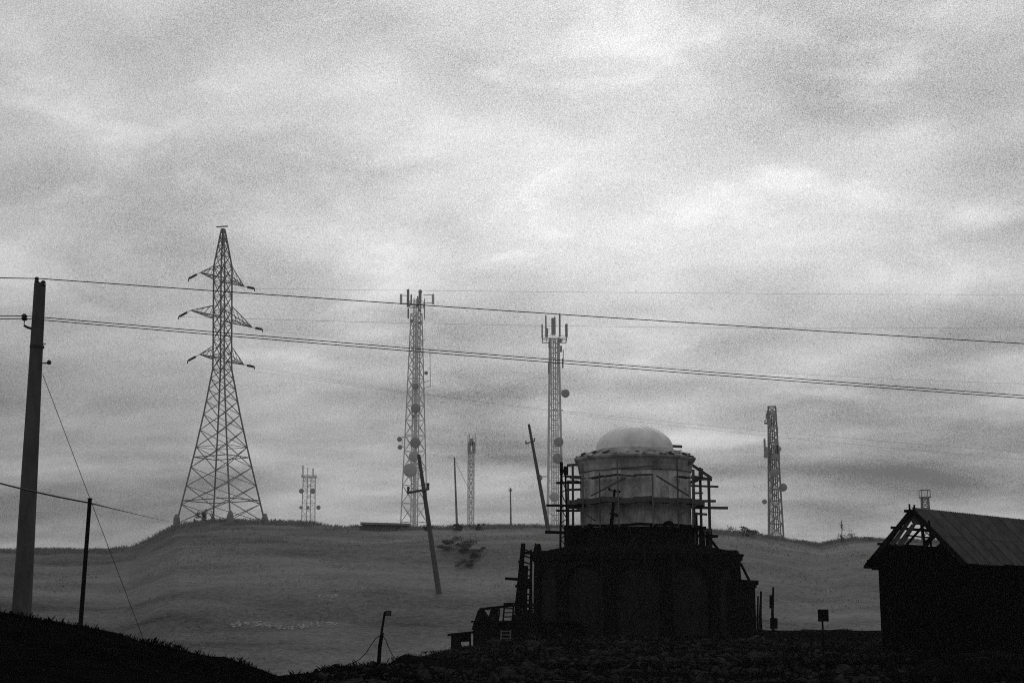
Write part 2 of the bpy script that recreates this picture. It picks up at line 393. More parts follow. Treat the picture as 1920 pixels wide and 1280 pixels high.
# lower horizontal rings and concrete footings
for pyr, hd in ((857, 52.5), (938, 71.8)):
    for k in range(4): bar_part(pyl, 'girt', PP(k, zt(pyr), hd * s), PP(k + 1, zt(pyr), hd * s), .15, 'steel')
for k in range(4):
    f = PP(k, zt(980), 82 * s); z0 = on_hill(f.x, f.y)
    m = MB(); m.lathe([(.75, min(z0, f.z) - .8), (.55, f.z + .9), (.3, f.z + 1.6), (0, f.z + 1.6)], (f.x, f.y, 0), 8); m.build('footing', 'steel', pyl)
bar_part(pyl, 'peak_bar', Vector((pc.x - 1.1, PY - .6, zt(426.5))), Vector((pc.x + .7, PY + .6, zt(422.5))), .22, 'steel')
ad = Vector((math.cos(math.radians(246)), math.sin(math.radians(246)), 0)); an = Vector((-ad.y, ad.x, 0))
hb = 17.6 * s / math.sqrt(2)
tips = {}
for lv, (pyc, half) in enumerate(((524, 6.8), (598, 9.5), (674, 6.8))):
    zb = zt(pyc)
    for sg in (1, -1):
        ctr = Vector((pc.x, PY, zb)); tip = ctr + ad * sg * half; tips[(lv, sg)] = tip
        lo = [ctr + ad * sg * hb + an * e * hb for e in (1, -1)]
        hi = [v + Vector((0, 0, 2.5)) for v in lo]
        for v in lo: bar_part(pyl, 'arm_chord', v, tip, .15, 'steel')
        for v in hi: bar_part(pyl, 'arm_tie', v, tip, .12, 'steel')
        nseg = 4 if half > 8 else 3
        for i in range(1, nseg + 1):
            t = i / (nseg + .8); a, b = lo[0].lerp(tip, t), lo[1].lerp(tip, t)
            bar_part(pyl, 'arm_brace', a, b, .09, 'steel')
            t0 = (i - 1) / (nseg + .8)
            bar_part(pyl, 'arm_brace', lo[0].lerp(tip, t0), b, .08, 'steel')
            for q in (0, 1): bar_part(pyl, 'arm_brace', lo[q].lerp(tip, t), hi[q].lerp(tip, t0), .07, 'steel')
        d = Vector((-2.15, 0, -1.1)) if sg > 0 else Vector((1.95, 0, -.45))
        m = MB(); end = tip + d; m.tube([tip, tip + d * .3], .05, 5)
        pts = []; rr = []
        for i in range(19):
            pts.append(tip + d * (.3 + .65 * i / 18)); rr.append(.30 if i % 2 else .16)
        m.tube(pts, rr, 8); m.tube([tip + d * .95, end, end + Vector((0, 0, -.5))], .10, 5)
        m.build('insulator_string', 'ceramic', pyl); tips[(lv, sg, 'e')] = end
LEAN = Matrix.Rotation(math.radians(-1.7), 3, 'Y'); pyl.rotation_euler = (0, math.radians(-1.7), 0)
for k in list(tips): tips[k] = Vector(pyl.location) + LEAN @ (tips[k] - Vector(pyl.location))

# ------------------------------------------------------------------ telecom towers
def dish(root, c, r, face, mat='dish', depth=.45):
    m = MB(); f = Vector(face).normalized()
    m.lathe([(0, 0), (r * .6, .04 * r), (r, .16 * r), (r * 1.02, .2 * r), (r * 1.02, depth * r), (r * .55, depth * r * 1.5), (r * .2, depth * r * 2.0), (0, depth * r * 2.1)], c, 20, axis=-f)
    m.build('dish_antenna', mat, root, smooth=False)
def panel(root, c, w, h, mat='dish', d=None):
    m = MB(); d = d or w * .6
    m.box(c, (w, d, h)); m.box(Vector(c) + Vector((0, d * .5 + .08, 0)), (.12, .12, h * 1.15)); m.build('panel_antenna', mat, root)
def platform(root, c, hw, z, mat, fence=1.2):
    m = MB()
    for a, b in (((-1, -1), (1, -1)), ((1, -1), (1, 1)), ((1, 1), (-1, 1)), ((-1, 1), (-1, -1))):
        p = Vector((c[0] + a[0] * hw, c[1] + a[1] * hw, z)); q = Vector((c[0] + b[0] * hw, c[1] + b[1] * hw, z))
        m.bar(p, q, .28); m.bar(p + Vector((0, 0, fence)), q + Vector((0, 0, fence)), .12); m.bar(p, p + Vector((0, 0, fence)), .12)
    for i in range(7):
        t = -1 + 2 * i / 6; m.bar((c[0] + t * hw, c[1] - hw, z), (c[0] + t * hw, c[1] + hw, z), .16)
    m.build('platform', mat, root)
def whip(root, px, p0, p1, Y, w, mat):
    bar_part(root, 'whip_antenna', W(px, p1, Y), W(px, p0, Y), w, mat)
def cable_run(root, p, q, w, mat):
    m = MB(); p, q = Vector(p), Vector(q)
    for e in (-.5, -.17, .17, .5): m.bar(p + Vector((e * w, 0, 0)), q + Vector((e * w, 0, 0)), w * .17)
    n = max(6, int((q.z - p.z) / 1.6))
    for i in range(n): v = p.lerp(q, (i + .5) / n); m.bar(v - Vector((w * .5, 0, 0)), v + Vector((w * .5, 0, 0)), w * .12)
    m.build('cable_ladder', mat, root)
def tower(name, label, pxb, pxt, pyb, pyt, hb_, ht_, Y, n, mat, lw, bw, rot, single, drop, xb=True, gmul=1.0):
    """pxb/pyb: base in the photo, hb_/ht_: half widths in px; the mast runs 'drop' m further down to the ground behind the crest"""
    s = Y / F; b = W(pxb, pyb, Y); t = W(pxt, pyt, Y)
    zb = b.z - drop; ext = (hb_ - ht_) / (t.z - b.z) * drop
    root = empty(name, (b.x, Y, zb), label, 'tower', 'telecom towers on the hill')
    lev = []; z = 0.0; hs = []
    tot_h = t.z - zb; h0 = (hb_ + ext) * s; h1 = ht_ * s
    w = np.linspace(1.35, .65, n); w = np.cumsum(w) / w.sum(); zs = [0] + list(w)
    # lean of the axis is carried by a shear of the lattice axis (towers stand plumb: tiny)
    for f in zs: lev.append((zb + tot_h * f, h0 + (h1 - h0) * f))
    cx = (b.x + t.x) / 2
    P = lattice(root, (cx, Y), lev, mat, lw, bw, single, rot, xb, True, bw)
    return root, cx
G = 430.0; sG = G / F
face = (.1, -1, .0)
# tower by the low hut
t1, cx = tower('telecom_tower', 'tallest telecom tower, with stacked round dishes, beside the low hut', 778, 779, 990, 588, 25, 10.5, G, 17, 'galv', .34, .15, math.radians(6), True, 10)
cable_run(t1, (cx, G, t1.location.z), (cx + .2, G, Hz(560, G)), 2.0, 'galv')
platform(t1, (cx, G), 2.1, Hz(574, G), 'galv', 1.2)
for px, p0, p1, w in ((765, 576, 542, .75), (771, 570, 552, .5), (787.5, 572, 543, .9), (783, 575, 555, .4), (765.5, 597, 578, .5), (796, 598, 560, .3)):
    panel(t1, W(px, (p0 + p1) / 2, G - 1.6), w, (p0 - p1) * sG)
for px0, px1 in ((752, 768), (794, 812)):
    for py in (553.5, 568.5): bar_part(t1, 'outrigger', W(px0, py, G), W(px1, py + (1.2 if px0 < 780 else -1.2), G), .2, 'galv')
    xo = px0 if px0 < 780 else px1
    bar_part(t1, 'outrigger', W(xo, 570, G), W(xo, 551.5, G), .7, 'galv')
for px, py, r, mt in ((788, 547, 3.6, 'dish'), (772, 601, 3, 'dish'), (787, 605, 3, 'dish'), (787, 581, 3, 'dish'), (779, 724, 6, 'dish'), (779.5, 765, 9, 'dish'), (775, 780, 3.2, 'dish'), (779, 829, 9.6, 'dish'), (776, 855, 9.5, 'dish_pale'), (769, 881, 12.5, 'dish_pale'), (799, 699, 3.5, 'dish'), (749, 823, 4.6, 'dish'), (750, 838, 4.4, 'dish')):
    dish(t1, W(px, py, G - 4.2 if 755 < px < 795 else G), r * sG, face, mt)
for a, b in (((753, 819), (765, 819)), ((754, 838), (764, 839)), ((754, 819), (754, 840)), ((793, 717), (807, 712.5)), ((792, 728), (808, 724)), ((807, 725), (806, 655)), ((792, 637), (798, 637))):
    bar_part(t1, 'bracket', W(*a, G), W(*b, G), .18, 'galv')
# tower left of the dome
t2, cx = tower('telecom_tower', 'telecom tower with a crown of upright antennas, behind the domed drum', 1040.5, 1040, 988, 634, 20, 12, G + 5, 18, 'galv', .28, .12, math.radians(38), True, 10)
cable_run(t2, (cx, G + 5, t2.location.z), (cx, G + 5, Hz(632, G)), 2.0, 'galv')
platform(t2, (cx, G + 5), 3.7, Hz(633, G), 'galv', .9)
for px, p0, p1, w in ((1023.5, 632, 591, .45), (1036, 628, 596, .75), (1040, 628, 594, .6), (1049.5, 632, 589, .55), (1016.5, 634, 608, .45), (1062, 632, 607, .8), (1025, 632, 615, .9)):
    panel(t2, W(px, (p0 + p1) / 2, G + 1), w, (p0 - p1) * sG)
for px, py, r, mt in ((1060.5, 737, 8, 'dish'), (1048, 828, 9, 'dish'), (1046, 859, 9.5, 'dish'), (1012, 895, 5.5, 'dish'), (1040, 931, 9, 'dish_pale'), (1050, 638, 4, 'dish')):
    dish(t2, W(px, py, G + 1 if py != 737 else G + 5), r * sG, face, mt)
for px, p0, p1, w in ((1029, 700, 680, .5), (1055, 690, 672, .5), (1030, 652, 640, .6), (1052, 660, 648, .6)): panel(t2, W(px, (p0 + p1) / 2, G), w, (p0 - p1) * sG)
for a, b in (((1050, 732), (1060, 732)), ((1027, 769), (1056, 769)), ((1014, 893), (1026, 893)), ((1056, 655), (1056, 681))):
    bar_part(t2, 'bracket', W(*a, G + 5), W(*b, G + 5), .3, 'galv')
# tower right of the church
t5, cx = tower('telecom_tower', 'dark telecom tower right of the church, hung with panel antennas', 1456, 1447, 1014, 762, 19.5, 9.5, 400, 16, 'steel', .30, .15, math.radians(33), True, 6)
s5 = 400 / F
cable_run(t5, (cx - 1.2, 400, t5.location.z), (cx - .9, 400, Hz(840, 400)), 1.0, 'steel')
cable_run(t5, (cx + .8, 400, t5.location.z), (cx - .6, 400, Hz(770, 400)), 1.6, 'steel')
for px, p0, p1, w in ((1434, 858, 823, .55), (1438, 858, 838, .5), (1456, 850, 822, .9), (1459, 862, 835, .9), (1452, 862, 842, .9), (1453, 790, 775, .8), (1462, 845, 838, .8), (1437, 785, 775, .4), (1443, 800, 785, .7), (1457, 812, 800, .6), (1444, 830, 812, .6), (1455, 875, 864, .7), (1447, 905, 893, .5)):
    panel(t5, W(px, (p0 + p1) / 2, 397), w, (p0 - p1) * s5)
for px, py, r, mt in ((1453, 886, 8, 'dish'), (1469, 913, 7.5, 'dish'), (1434, 940, 4.5, 'dish')):
    dish(t5, W(px, py, 396 if px < 1460 else 400), r * s5, face, mt)
platform(t5, (cx - .8, 400), 1.25, Hz(793, 400), 'steel', .8)
# small towers: their lattice is too fine to pick apart
t3, cx = tower('telecom_tower', 'slim lattice mast with a caged top, second pole right of the hut', 883, 883, 990, 850, 6, 6, 440, 22, 'galv', .28, .14, math.radians(20), False, 10, False)
platform(t3, (cx, 440), .95, Hz(848, 440), 'galv', .6); platform(t3, (cx, 440), .8, Hz(868, 440), 'galv', .6); platform(t3, (cx, 440), .95, Hz(832, 440), 'galv', .6)
for px, p0 in ((877.5, 814), (880.5, 813), (887, 817), (891, 812)): whip(t3, px, 850, p0, 439, .3, 'galv')
for px, p0, p1 in ((884, 835, 822), (888, 845, 828), (880, 846, 830)): panel(t3, W(px, (p0 + p1) / 2, 438.5), .9, (p0 - p1) * 440 / F)
t4, cx = tower('telecom_tower', 'short pale lattice tower with three whips, right of the pylon', 579, 578.5, 990, 893, 13, 11.5, 480, 12, 'galv', .26, .09, math.radians(24), False, 10, False)
platform(t4, (cx, 480), 2.3, Hz(894, 480), 'galv', .5)
for px, p0 in ((568, 872), (577, 876), (587, 878)): whip(t4, px, 894, p0, 479, .45 if px != 577 else .25, 'galv')
for px, py, r in ((565, 920, 4.5), (586.5, 920, 5), (564, 951, 3), (577, 951, 3), (597, 951, 4)): dish(t4, W(px, py, 477), r * 480 / F, face)
t6, cx = tower('telecom_tower', 'small lattice tower rising behind the shed roof', 1738, 1735, 1025, 932, 12, 8, 300, 10, 'steel', .22, .13, math.radians(20), False, 6, True)
platform(t6, (cx, 300), .9, Hz(932, 300), 'steel', 1.5)

# ------------------------------------------------------------------ poles, wires
def cable(name, label, pts, r, mat='wire', sag=0.0, n=24, cat='wire', group=None):
    P = []
    for a, b in zip(pts[:-1], pts[1:]):
        for i in range(n): 
            t = i / n; v = a.lerp(b, t); v.z -= sag * 4 * t * (1 - t); P.append(v)
    P.append(pts[-1])
    m = MB(); m.tube(P, r, 4)
    o = m.build(name, mat, smooth=True); return tag(o, label, cat, group)
# big concrete pole on the left slope
bY = 26.8
pb, pt = W(47, 1038, bY), W(75, 531, bY)
gz0 = on_near(pb.x, bY) - .4
bp = empty('utility_pole', (pb.x, bY, gz0), 'thick tapering pole with insulators at the far left', 'utility pole', 'wooden and concrete poles')
m = MB(); sB = bY / F
m.tube([(pb.x, bY, gz0), Vector((pb.x, bY, pb.z)), Vector((pb.x, bY, pb.z)).lerp(Vector((pt.x, bY, pt.z)), .33), Vector(pb).lerp(pt, .66), Vector((pt.x, bY, pt.z))], [18.5 * sB, 16.5 * sB, 14.8 * sB, 12.6 * sB, 11 * sB], 12)
m.build('shaft', 'pole', bp, smooth=False)
for px, py, r in ((69, 524, 5), (81, 530.5, 5)):
    c = W(px, py, bY - .05); m = MB(); m.lathe([(.0, -.074), (r * .5 * sB, -.07), (r * sB, -.037), (r * .6 * sB, -.01), (r * sB, .014), (r * .6 * sB, .046), (0, .056)], c, 10)
    m.tube([c + Vector((0, 0, -.16)), c], .01, 5); m.build('insulator', 'ceramic', bp)
c = W(46, 594, bY - .05); m = MB(); m.lathe([(0, -.074), (.037, -.07), (.07, -.033), (.042, -.005), (.07, .02), (.037, .056), (0, .06)], c, 10)
m.tube([c + Vector((0, 0, -.14)), c], .01, 5); m.build('insulator', 'ceramic', bp)
m = MB(); m.tube([W(45, 610, bY), W(52, 614, bY), W(64, 617, bY)], .026, 6); m.build('bracket', 'wire', bp)
m = MB(); m.tube([W(78, 681, bY), W(95, 679.5, bY)], .012, 5); c = W(92, 679, bY); m.lathe([(0, -.046), (.037, -.037), (.046, 0), (.028, .037), (0, .046)], c, 8); m.build('side_insulator', 'ceramic', bp)
m = MB(); m.tube([W(76, 646, bY), W(86, 644.5, bY)], .01, 5); m.build('step_bolt', 'wire', bp)
m = MB(); m.lathe([(13.2 * sB, -.025), (13.6 * sB, -.025), (13.6 * sB, .025), (13.2 * sB, .025)], W(72, 650, bY) - Vector((.028, 0, 0)), 12); m.build('band', 'wire', bp)
rY = 66.0
cable('power_line', 'top wire sagging from the far left pole across the whole sky', [W(-400, 497, 24), W(72, 522, bY), W(2400, 672, 33)], .0095, 'wire', .05, 40, group='wires')
cable('power_line', 'upper of the paired wires crossing the sky from the far left pole', [W(-400, 572, 24), W(46, 592, bY), W(2400, 775, 33)], .0085, 'wire', .06, 40)
cable('power_line', 'lower of the paired wires crossing the sky from the far left pole', [W(-400, 580, 24), W(46, 597, bY), W(2400, 779, 33)], .0085, 'wire', .07, 40)
ga = W(272, 1196, 26.6); cable('guy_wire', 'thin guy wire slanting from the far left pole down to the left slope', [W(80, 702, bY), Vector((ga.x, 26.6, on_near(ga.x, 26.6)))], .006, 'wire', 0, 6)
# faint conductors of the pylon
FE = {(0, -1): (2500, 552, 330), (1, -1): (2500, 735, 150), (2, -1): (2500, 905, 150), (1, 1): (2500, 600, 330), (2, 1): (2500, 885, 150)}
LB = {(0, -1): 'faint top conductor running right from the pylon', (1, -1): 'faint middle conductor from the pylon, below the main wire pair on the right', (2, -1): 'lowest faint conductor running right from the pylon over the dome', (1, 1): 'faint second conductor from the pylon, high in the sky', (2, 1): 'faint conductor just above the lowest one right of the dome'}
for k, (px, py, Y) in FE.items():
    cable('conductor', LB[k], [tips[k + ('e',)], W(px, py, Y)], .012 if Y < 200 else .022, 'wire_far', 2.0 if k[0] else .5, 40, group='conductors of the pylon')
# short dark post on the left bank with a service wire
sY = 25.6; q = W(150, 1172, sY); tp = W(168.5, 936, sY)
pr = empty('wire_post', (q.x, sY, on_near(q.x, sY) - .2), 'short dark post carrying a wire on the black left slope', 'post')
m = MB(); m.tube([(q.x, sY, on_near(q.x, sY) - .3), tp], [.042, .036], 8); m.build('shaft', 'wood', pr)
m = MB(); m.lathe([(0, 0), (.045, .0), (.045, .02), (0, .03)], tp, 8); m.build('cap', 'wood', pr)
cable('service_wire', 'drooping wire tied to the short dark post on the left', [W(-160, 858, 24), tp - Vector((0, 0, .06)), W(329, 979, PY - 5)], .014, 'wire', .06, 30)
def wood_pole(label, top_px, base_px, Y, r0, r1, arms=(), mat='steel', cat='utility pole', base_z=None, extra=()):
    a, b = W(*base_px, Y), W(*top_px, Y)
    zb = base_z if base_z is not None else on_hill(a.x, Y) - .3
    d = (a - b); foot = b + d * ((b.z - zb) / (b.z - a.z))
    root = empty('utility_pole', foot, label, cat, 'wooden and concrete poles')
    m = MB(); m.tube([foot, foot.lerp(b, .5), b], [r0, (r0 + r1) / 2, r1], 8); m.build('shaft', mat, root)
    for (x0, y0), (x1, y1), w in arms:
        p, q = W(x0, y0, Y - r0 * 1.2), W(x1, y1, Y - r0 * 1.2)
        bar_part(root, 'crossarm', p, q, w, mat)
        for v in (p.lerp(q, .06), p.lerp(q, .94)):
            m = MB(); m.lathe([(0, 0), (w * .7, .02), (w * .45, w), (w * .8, w * 1.4), (w * .5, w * 2.2), (0, w * 2.3)], v + Vector((0, 0, w * .5)), 8); m.build('insulator', 'ceramic', root)
    return root
dB = depth_on_hill(823, 1112, 112)
wood_pole('leaning pole on the open slope in front of the tallest tower', (785, 852), (823, 1112), dB, .34 * dB / 170, .2 * dB / 170, [((763, 924), (805, 916), .0016 * dB)], 'pole')
dA = 224.0
wood_pole('leaning pole with a small crossarm, left of the crowned tower', (991.5, 795), (1027, 988), dA, .34, .2, [((985, 832), (1003, 826), .18)], 'pole')
wood_pole('plain straight pole between the hut tower and the slim mast', (852, 857), (857, 992), 232, .2, .12, [], 'steel')
wood_pole('small thin pole alone on the crest left of the leaning pole', (957, 914), (958, 992), 232, .16, .1, [((954, 920), (960, 920), .12)], 'steel')
cable('guy_wire', 'thin stay from the plain straight pole down to the slim mast', [W(853, 863, 232), W(880, 918, 236)], .035, 'wire_far', 0, 4)

# ------------------------------------------------------------------ domed church
CY = 71.0; cc = W(1194, 1120, CY); CX = cc.x
sC = CY / F
ch = empty('domed_church', (CX, CY, 0), 'dark twelve-sided stone church with a pale drum and dome, in scaffolding', 'church')
def bay_mesh(name, w, h, aw, spring, base, rec, mat, seg=14):
    """wall panel with an arched opening and its reveal; local x along the wall, -y outward"""
    m = MB(); r = aw / 2
    arc = [(-r, base), (-r, spring)] + [(-r * math.cos(math.pi * i / seg), spring + r * math.sin(math.pi * i / seg)) for i in range(1, seg)] + [(r, spring), (r, base)]
    V = lambda x, z, y=0: (x, y, z)
    m.add([V(-w / 2, 0), V(w / 2, 0), V(w / 2, base), V(r, base), V(-r, base), V(-w / 2, base)], [(0, 1, 2, 3, 4, 5)])
    m.add([V(-w / 2, base), V(-r, base), V(-r, spring), V(-w / 2, spring)], [(0, 1, 2, 3)])
    m.add([V(r, base), V(w / 2, base), V(w / 2, spring), V(r, spring)], [(0, 1, 2, 3)])
    m.add([V(-w / 2, spring), V(-r, spring), V(-r, h), V(-w / 2, h)], [(0, 1, 2, 3)]); m.add([V(r, spring), V(w / 2, spring), V(w / 2, h), V(r, h)], [(0, 1, 2, 3)])
    up = arc[1:-1]
    for (x0, z0), (x1, z1) in zip(up[:-1], up[1:]): m.add([V(x0, z0), V(x1, z1), V(x1, h), V(x0, h)], [(0, 1, 2, 3)])
    for (x0, z0), (x1, z1) in zip(arc, arc[1:] + arc[:1]): m.add([V(x0, z0), V(x0, z0, rec), V(x1, z1, rec), V(x1, z1)], [(0, 1, 2, 3)])
    me = bpy.data.meshes.new(name); me.from_pydata(m.v, [], m.f); me.materials.append(M[mat])
    k = MB(); k.add([V(x, z, rec - .004) for x, z in arc], [tuple(range(len(arc)))])
    m2 = bpy.data.meshes.new(name + '_niche'); m2.from_pydata(k.v, [], k.f)
    # raised band round the arch
    b = MB()
    def ring(ro, y): return [(-ro, base), (-ro, spring)] + [(-ro * math.cos(math.pi * i / seg), spring + ro * math.sin(math.pi * i / seg)) for i in range(1, seg)] + [(ro, spring), (ro, base)]
    i_, o_ = ring(r + .02, 0), ring(r + .14, 0)
    for j in range(len(i_) - 1):
        a, c2 = i_[j], i_[j + 1]; d, e = o_[j], o_[j + 1]
        b.add([V(*a, -.05), V(*c2, -.05), V(*e, -.05), V(*d, -.05)], [(0, 1, 2, 3)])
        b.add([V(*d, -.05), V(*e, -.05), V(*e, .0), V(*d, .0)], [(0, 1, 2, 3)]); b.add([V(*a, -.05), V(*c2, -.05), V(*c2, .0), V(*a, .0)], [(3, 2, 1, 0)])
    m3 = bpy.data.meshes.new(name + '_band'); m3.from_pydata(b.v, [], b.f); m3.materials.append(M[mat])
    return me, m2, m3
def place_bays(ap, w, h, z, aw, spring, base, rec, mat, mat2, off, nm, band=True):
    me, m2, m3 = bay_mesh(nm, w, h, aw, spring, base, rec, mat); m2.materials.append(M[mat2])
    for k in range(12):
        a = math.radians(-90 + off + 30 * k)
        o = bpy.data.objects.new(nm, me); COL.objects.link(o); o.parent = ch
        o.location = (ap * math.cos(a), ap * math.sin(a), z); o.rotation_euler = (0, 0, a + math.pi / 2)
        n_ = bpy.data.objects.new('niche', m2); COL.objects.link(n_); n_.parent = o
        if not band: continue
        b_ = bpy.data.objects.new('arch_band', m3); COL.objects.link(b_); b_.parent = o
OFF = -4.0; ph = math.radians(-90 + OFF + 15)
T15 = math.tan(math.radians(15))
AP = 4.97
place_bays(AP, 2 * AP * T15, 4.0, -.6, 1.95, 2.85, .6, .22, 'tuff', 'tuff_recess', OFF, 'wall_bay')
cr_ = 1 / math.cos(math.radians(15))
def ring(name, prof, mat, n=12, smooth=False):
    m = MB(); m.lathe([(r * cr_ if n == 12 else r, z) for r, z in prof], (CX, CY, 0), n, phase=ph); return m.build(name, mat, ch, smooth=smooth)
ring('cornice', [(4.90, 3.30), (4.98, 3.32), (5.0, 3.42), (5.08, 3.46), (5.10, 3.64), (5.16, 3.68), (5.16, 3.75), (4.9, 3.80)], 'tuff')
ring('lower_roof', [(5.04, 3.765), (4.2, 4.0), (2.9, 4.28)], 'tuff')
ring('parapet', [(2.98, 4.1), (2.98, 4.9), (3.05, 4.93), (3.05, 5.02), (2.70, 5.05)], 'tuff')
DAP = 2.72
place_bays(DAP, 2 * DAP * T15, 3.2, 4.98, .5, 1.75, .55, .035, 'drum', 'drum', OFF, 'drum_bay', False)
ring('drum_cornice', [(2.72, 7.76), (2.79, 7.80), (2.82, 8.05), (2.90, 8.28), (2.99, 8.40), (3.0, 8.48), (2.85, 8.50)], 'drum2')
ring('drum_roof', [(2.93, 8.49), (2.55, 8.74), (2.45, 8.76), (1.95, 8.92), (1.85, 8.93)], 'drum2')
prof = [(1.93, 8.86), (1.95, 8.94)] + [(1.93 * math.cos(a), 8.98 + 1.18 * math.sin(a)) for a in np.linspace(.03, math.pi / 2, 14)]
m = MB(); m.lathe(prof, (CX, CY, 0), 40); dome = m.build('dome', 'dome', ch, smooth=True)
for k in range(20):
    a = 2 * math.pi * k / 20 + .1 + random.uniform(-.03, .03); top_ = random.uniform(1.25, 1.45); m = MB()
    m.tube([(CX + 1.935 * math.cos(b) * math.cos(a), CY + 1.935 * math.cos(b) * math.sin(a), 8.98 + 1.185 * math.sin(b)) for b in np.linspace(0.02, top_, 9)], .006, 4)
    m.build('seam', 'dome', dome)
for k in range(34):      # loose boards and ragged render along the eave
    a = math.radians(180 + 180 * k / 33 + random.uniform(-3, 3)); rr = random.uniform(2.7, 2.98); ln = random.uniform(.12, .42); da = ln / rr / 2
    p = Vector((CX + rr * math.cos(a - da), CY + rr * math.sin(a - da), 8.50 + (2.95 - rr) * .6 + random.uniform(-.03, .10))); q_ = Vector((CX + rr * math.cos(a + da), CY + rr * math.sin(a + da), p.z + random.uniform(-.08, .08)))
    bar_part(ch, 'eave_board', p, q_, random.uniform(.06, .16), 'plank_grey' if k % 3 else 'drum2', .05)
for k in range(40):      # broken coping blocks on the lower cornice
    a = math.radians(176 + 188 * k / 39 + random.uniform(-2, 2)); rr = random.uniform(4.75, 5.05); m = MB()
    m.box((CX + rr * math.cos(a), CY + rr * math.sin(a), 3.80 + random.uniform(0, .05)), (random.uniform(.15, .5), random.uniform(.15, .3), random.uniform(.08, .26)), a + math.pi / 2 + random.uniform(-.3, .3))
    m.build('coping_block', 'tuff', ch)
# right apse
ax, ay = CX + 3.72, CY - .6
ap = empty('apse', (3.72, -.6, 0)); ap.parent = ch
m = MB(); m.lathe([(2.0, -.6), (2.0, 2.2)], (ax, ay, 0), 14, phase=math.radians(8)); m.build('wall', 'tuff', ap)
m = MB(); m.lathe([(2.0, 2.15), (2.08, 2.18), (2.08, 2.3), (2.18, 2.34), (2.18, 2.52), (1.5, 2.56)], (ax, ay, 0), 14, phase=math.radians(8)); m.build('cornice', 'tuff', ap)
m = MB(); m.lathe([(1.72 * math.cos(a), 2.5 + .95 * math.sin(a)) for a in np.linspace(0, 1.5, 8)], (ax - .35, ay, 0), 18); m.build('half_dome', 'tuff', ap)
# broken finial stub on the left of the cornice
m = MB(); c = W(1005, 1036, 71)
m.add([W(998, 1040, 71), W(1016, 1034, 71), W(1013.5, 1020, 71), W(1010, 1018, 71), W(1007, 1019.5, 71), W(1003.5, 1017, 71)] + [W(x, y, 71.6) for x, y in ((998, 1040), (1016, 1034), (1013.5, 1020), (1010, 1018), (1007, 1019.5), (1003.5, 1017))],
      [(0, 1, 2, 3, 4, 5), (11, 10, 9, 8, 7, 6), (0, 6, 7, 1), (1, 7, 8, 2), (2, 8, 9, 3), (3, 9, 10, 4), (4, 10, 11, 5), (5, 11, 6, 0)])
m.build('broken_stub', 'tuff', ch)

# scaffolding round the drum
sf = empty('timber_scaffold', (CX, CY, 4.05), 'rough timber scaffold with ring decks and jutting poles round the church drum', 'scaffold')
def spost(px, p0, p1, Y, w, mat): 
    a, b = W(px, p0, Y), W(px, p1, Y); b.x = a.x; bar_part(sf, 'post', a, b, w, mat)
for px, p0, p1, Y, w, mt in ((1303, 1025, 880, 69.8, .12, 'plank_grey'), (1316, 1030, 876, 70.6, .12, 'plank_grey'), (1332, 1033, 890, 71.3, .13, 'plank_grey'), (1306, 1026, 960, 73, .16, 'wood_dark'),
                        (1296, 1040, 992, 70, .32, 'wood_dark'), (1317, 1040, 994, 70.5, .26, 'wood_dark'), (1330, 1042, 996, 71.4, .30, 'wood_dark'),
                        (1075, 1030, 872, 70, .11, 'plank_grey'), (1066, 1032, 900, 71, .10, 'plank_grey'), (1068, 1040, 985, 70, .5, 'wood_dark'), (1078, 1030, 985, 71.5, .22, 'wood_dark')):
    spost(px, p0, p1, Y, w, mt)
for (x0, y0), (x1, y1), Y, w, mt in (((1288, 910), (1347, 912), 70.4, .10, 'plank_grey'), ((1300, 924), (1318, 924), 70.0, .09, 'plank_grey'), ((1300, 939), (1342, 939), 70.3, .12, 'plank_grey'),
        ((1296, 951), (1365, 952), 70.6, .13, 'plank_grey'), ((1298, 962), (1326, 964), 70, .11, 'plank_grey'), ((1290, 992), (1335, 993), 70.2, .13, 'plank_grey'), ((1296, 1004), (1346, 1005), 70.6, .14, 'wood_dark'),
        ((1024, 947), (1100, 948), 69.5, .11, 'wood_dark'), ((1043, 957), (1090, 957), 70.2, .10, 'wood'), ((1022, 997), (1092, 999), 69.4, .14, 'wood_dark'), ((1043, 905), (1090, 904), 70.4, .11, 'wood'),
        ((1063, 872), (1096, 870), 70.5, .12, 'plank_grey'), ((1062, 918), (1090, 917), 70.4, .11, 'plank_grey'), ((1062, 893), (1090, 894), 70.4, .12, 'plank_grey'), ((1062, 1008), (1095, 1008), 70.4, .14, 'wood_dark'),
        ((1060, 988), (1095, 988), 70.4, .16, 'wood_dark'), ((1296, 893), (1335, 899), 70.4, .14, 'plank_grey'), ((1258, 836), (1279, 837), 71, .13, 'plank_grey')):
    bar_part(sf, 'ledger', W(x0, y0, Y), W(x1, y1, Y), w, mt)
for (x0, y0), (x1, y1), Y, w, mt in (((1293, 868), (1334, 896), 70.4, .13, 'plank_grey'), ((1246, 846), (1296, 868), 69.6, .14, 'plank_grey'), ((1330, 1008), (1350, 1034), 71, .12, 'wood_dark'), ((1253, 846), (1253, 821), 71, .06, 'plank_grey'),
        ((1270, 862), (1270, 848), 70, .07, 'plank_grey'), ((1314, 878), (1314, 895), 70.3, .2, 'plank_grey')):
    bar_part(sf, 'brace', W(x0, y0, Y), W(x1, y1, Y), w, mt)
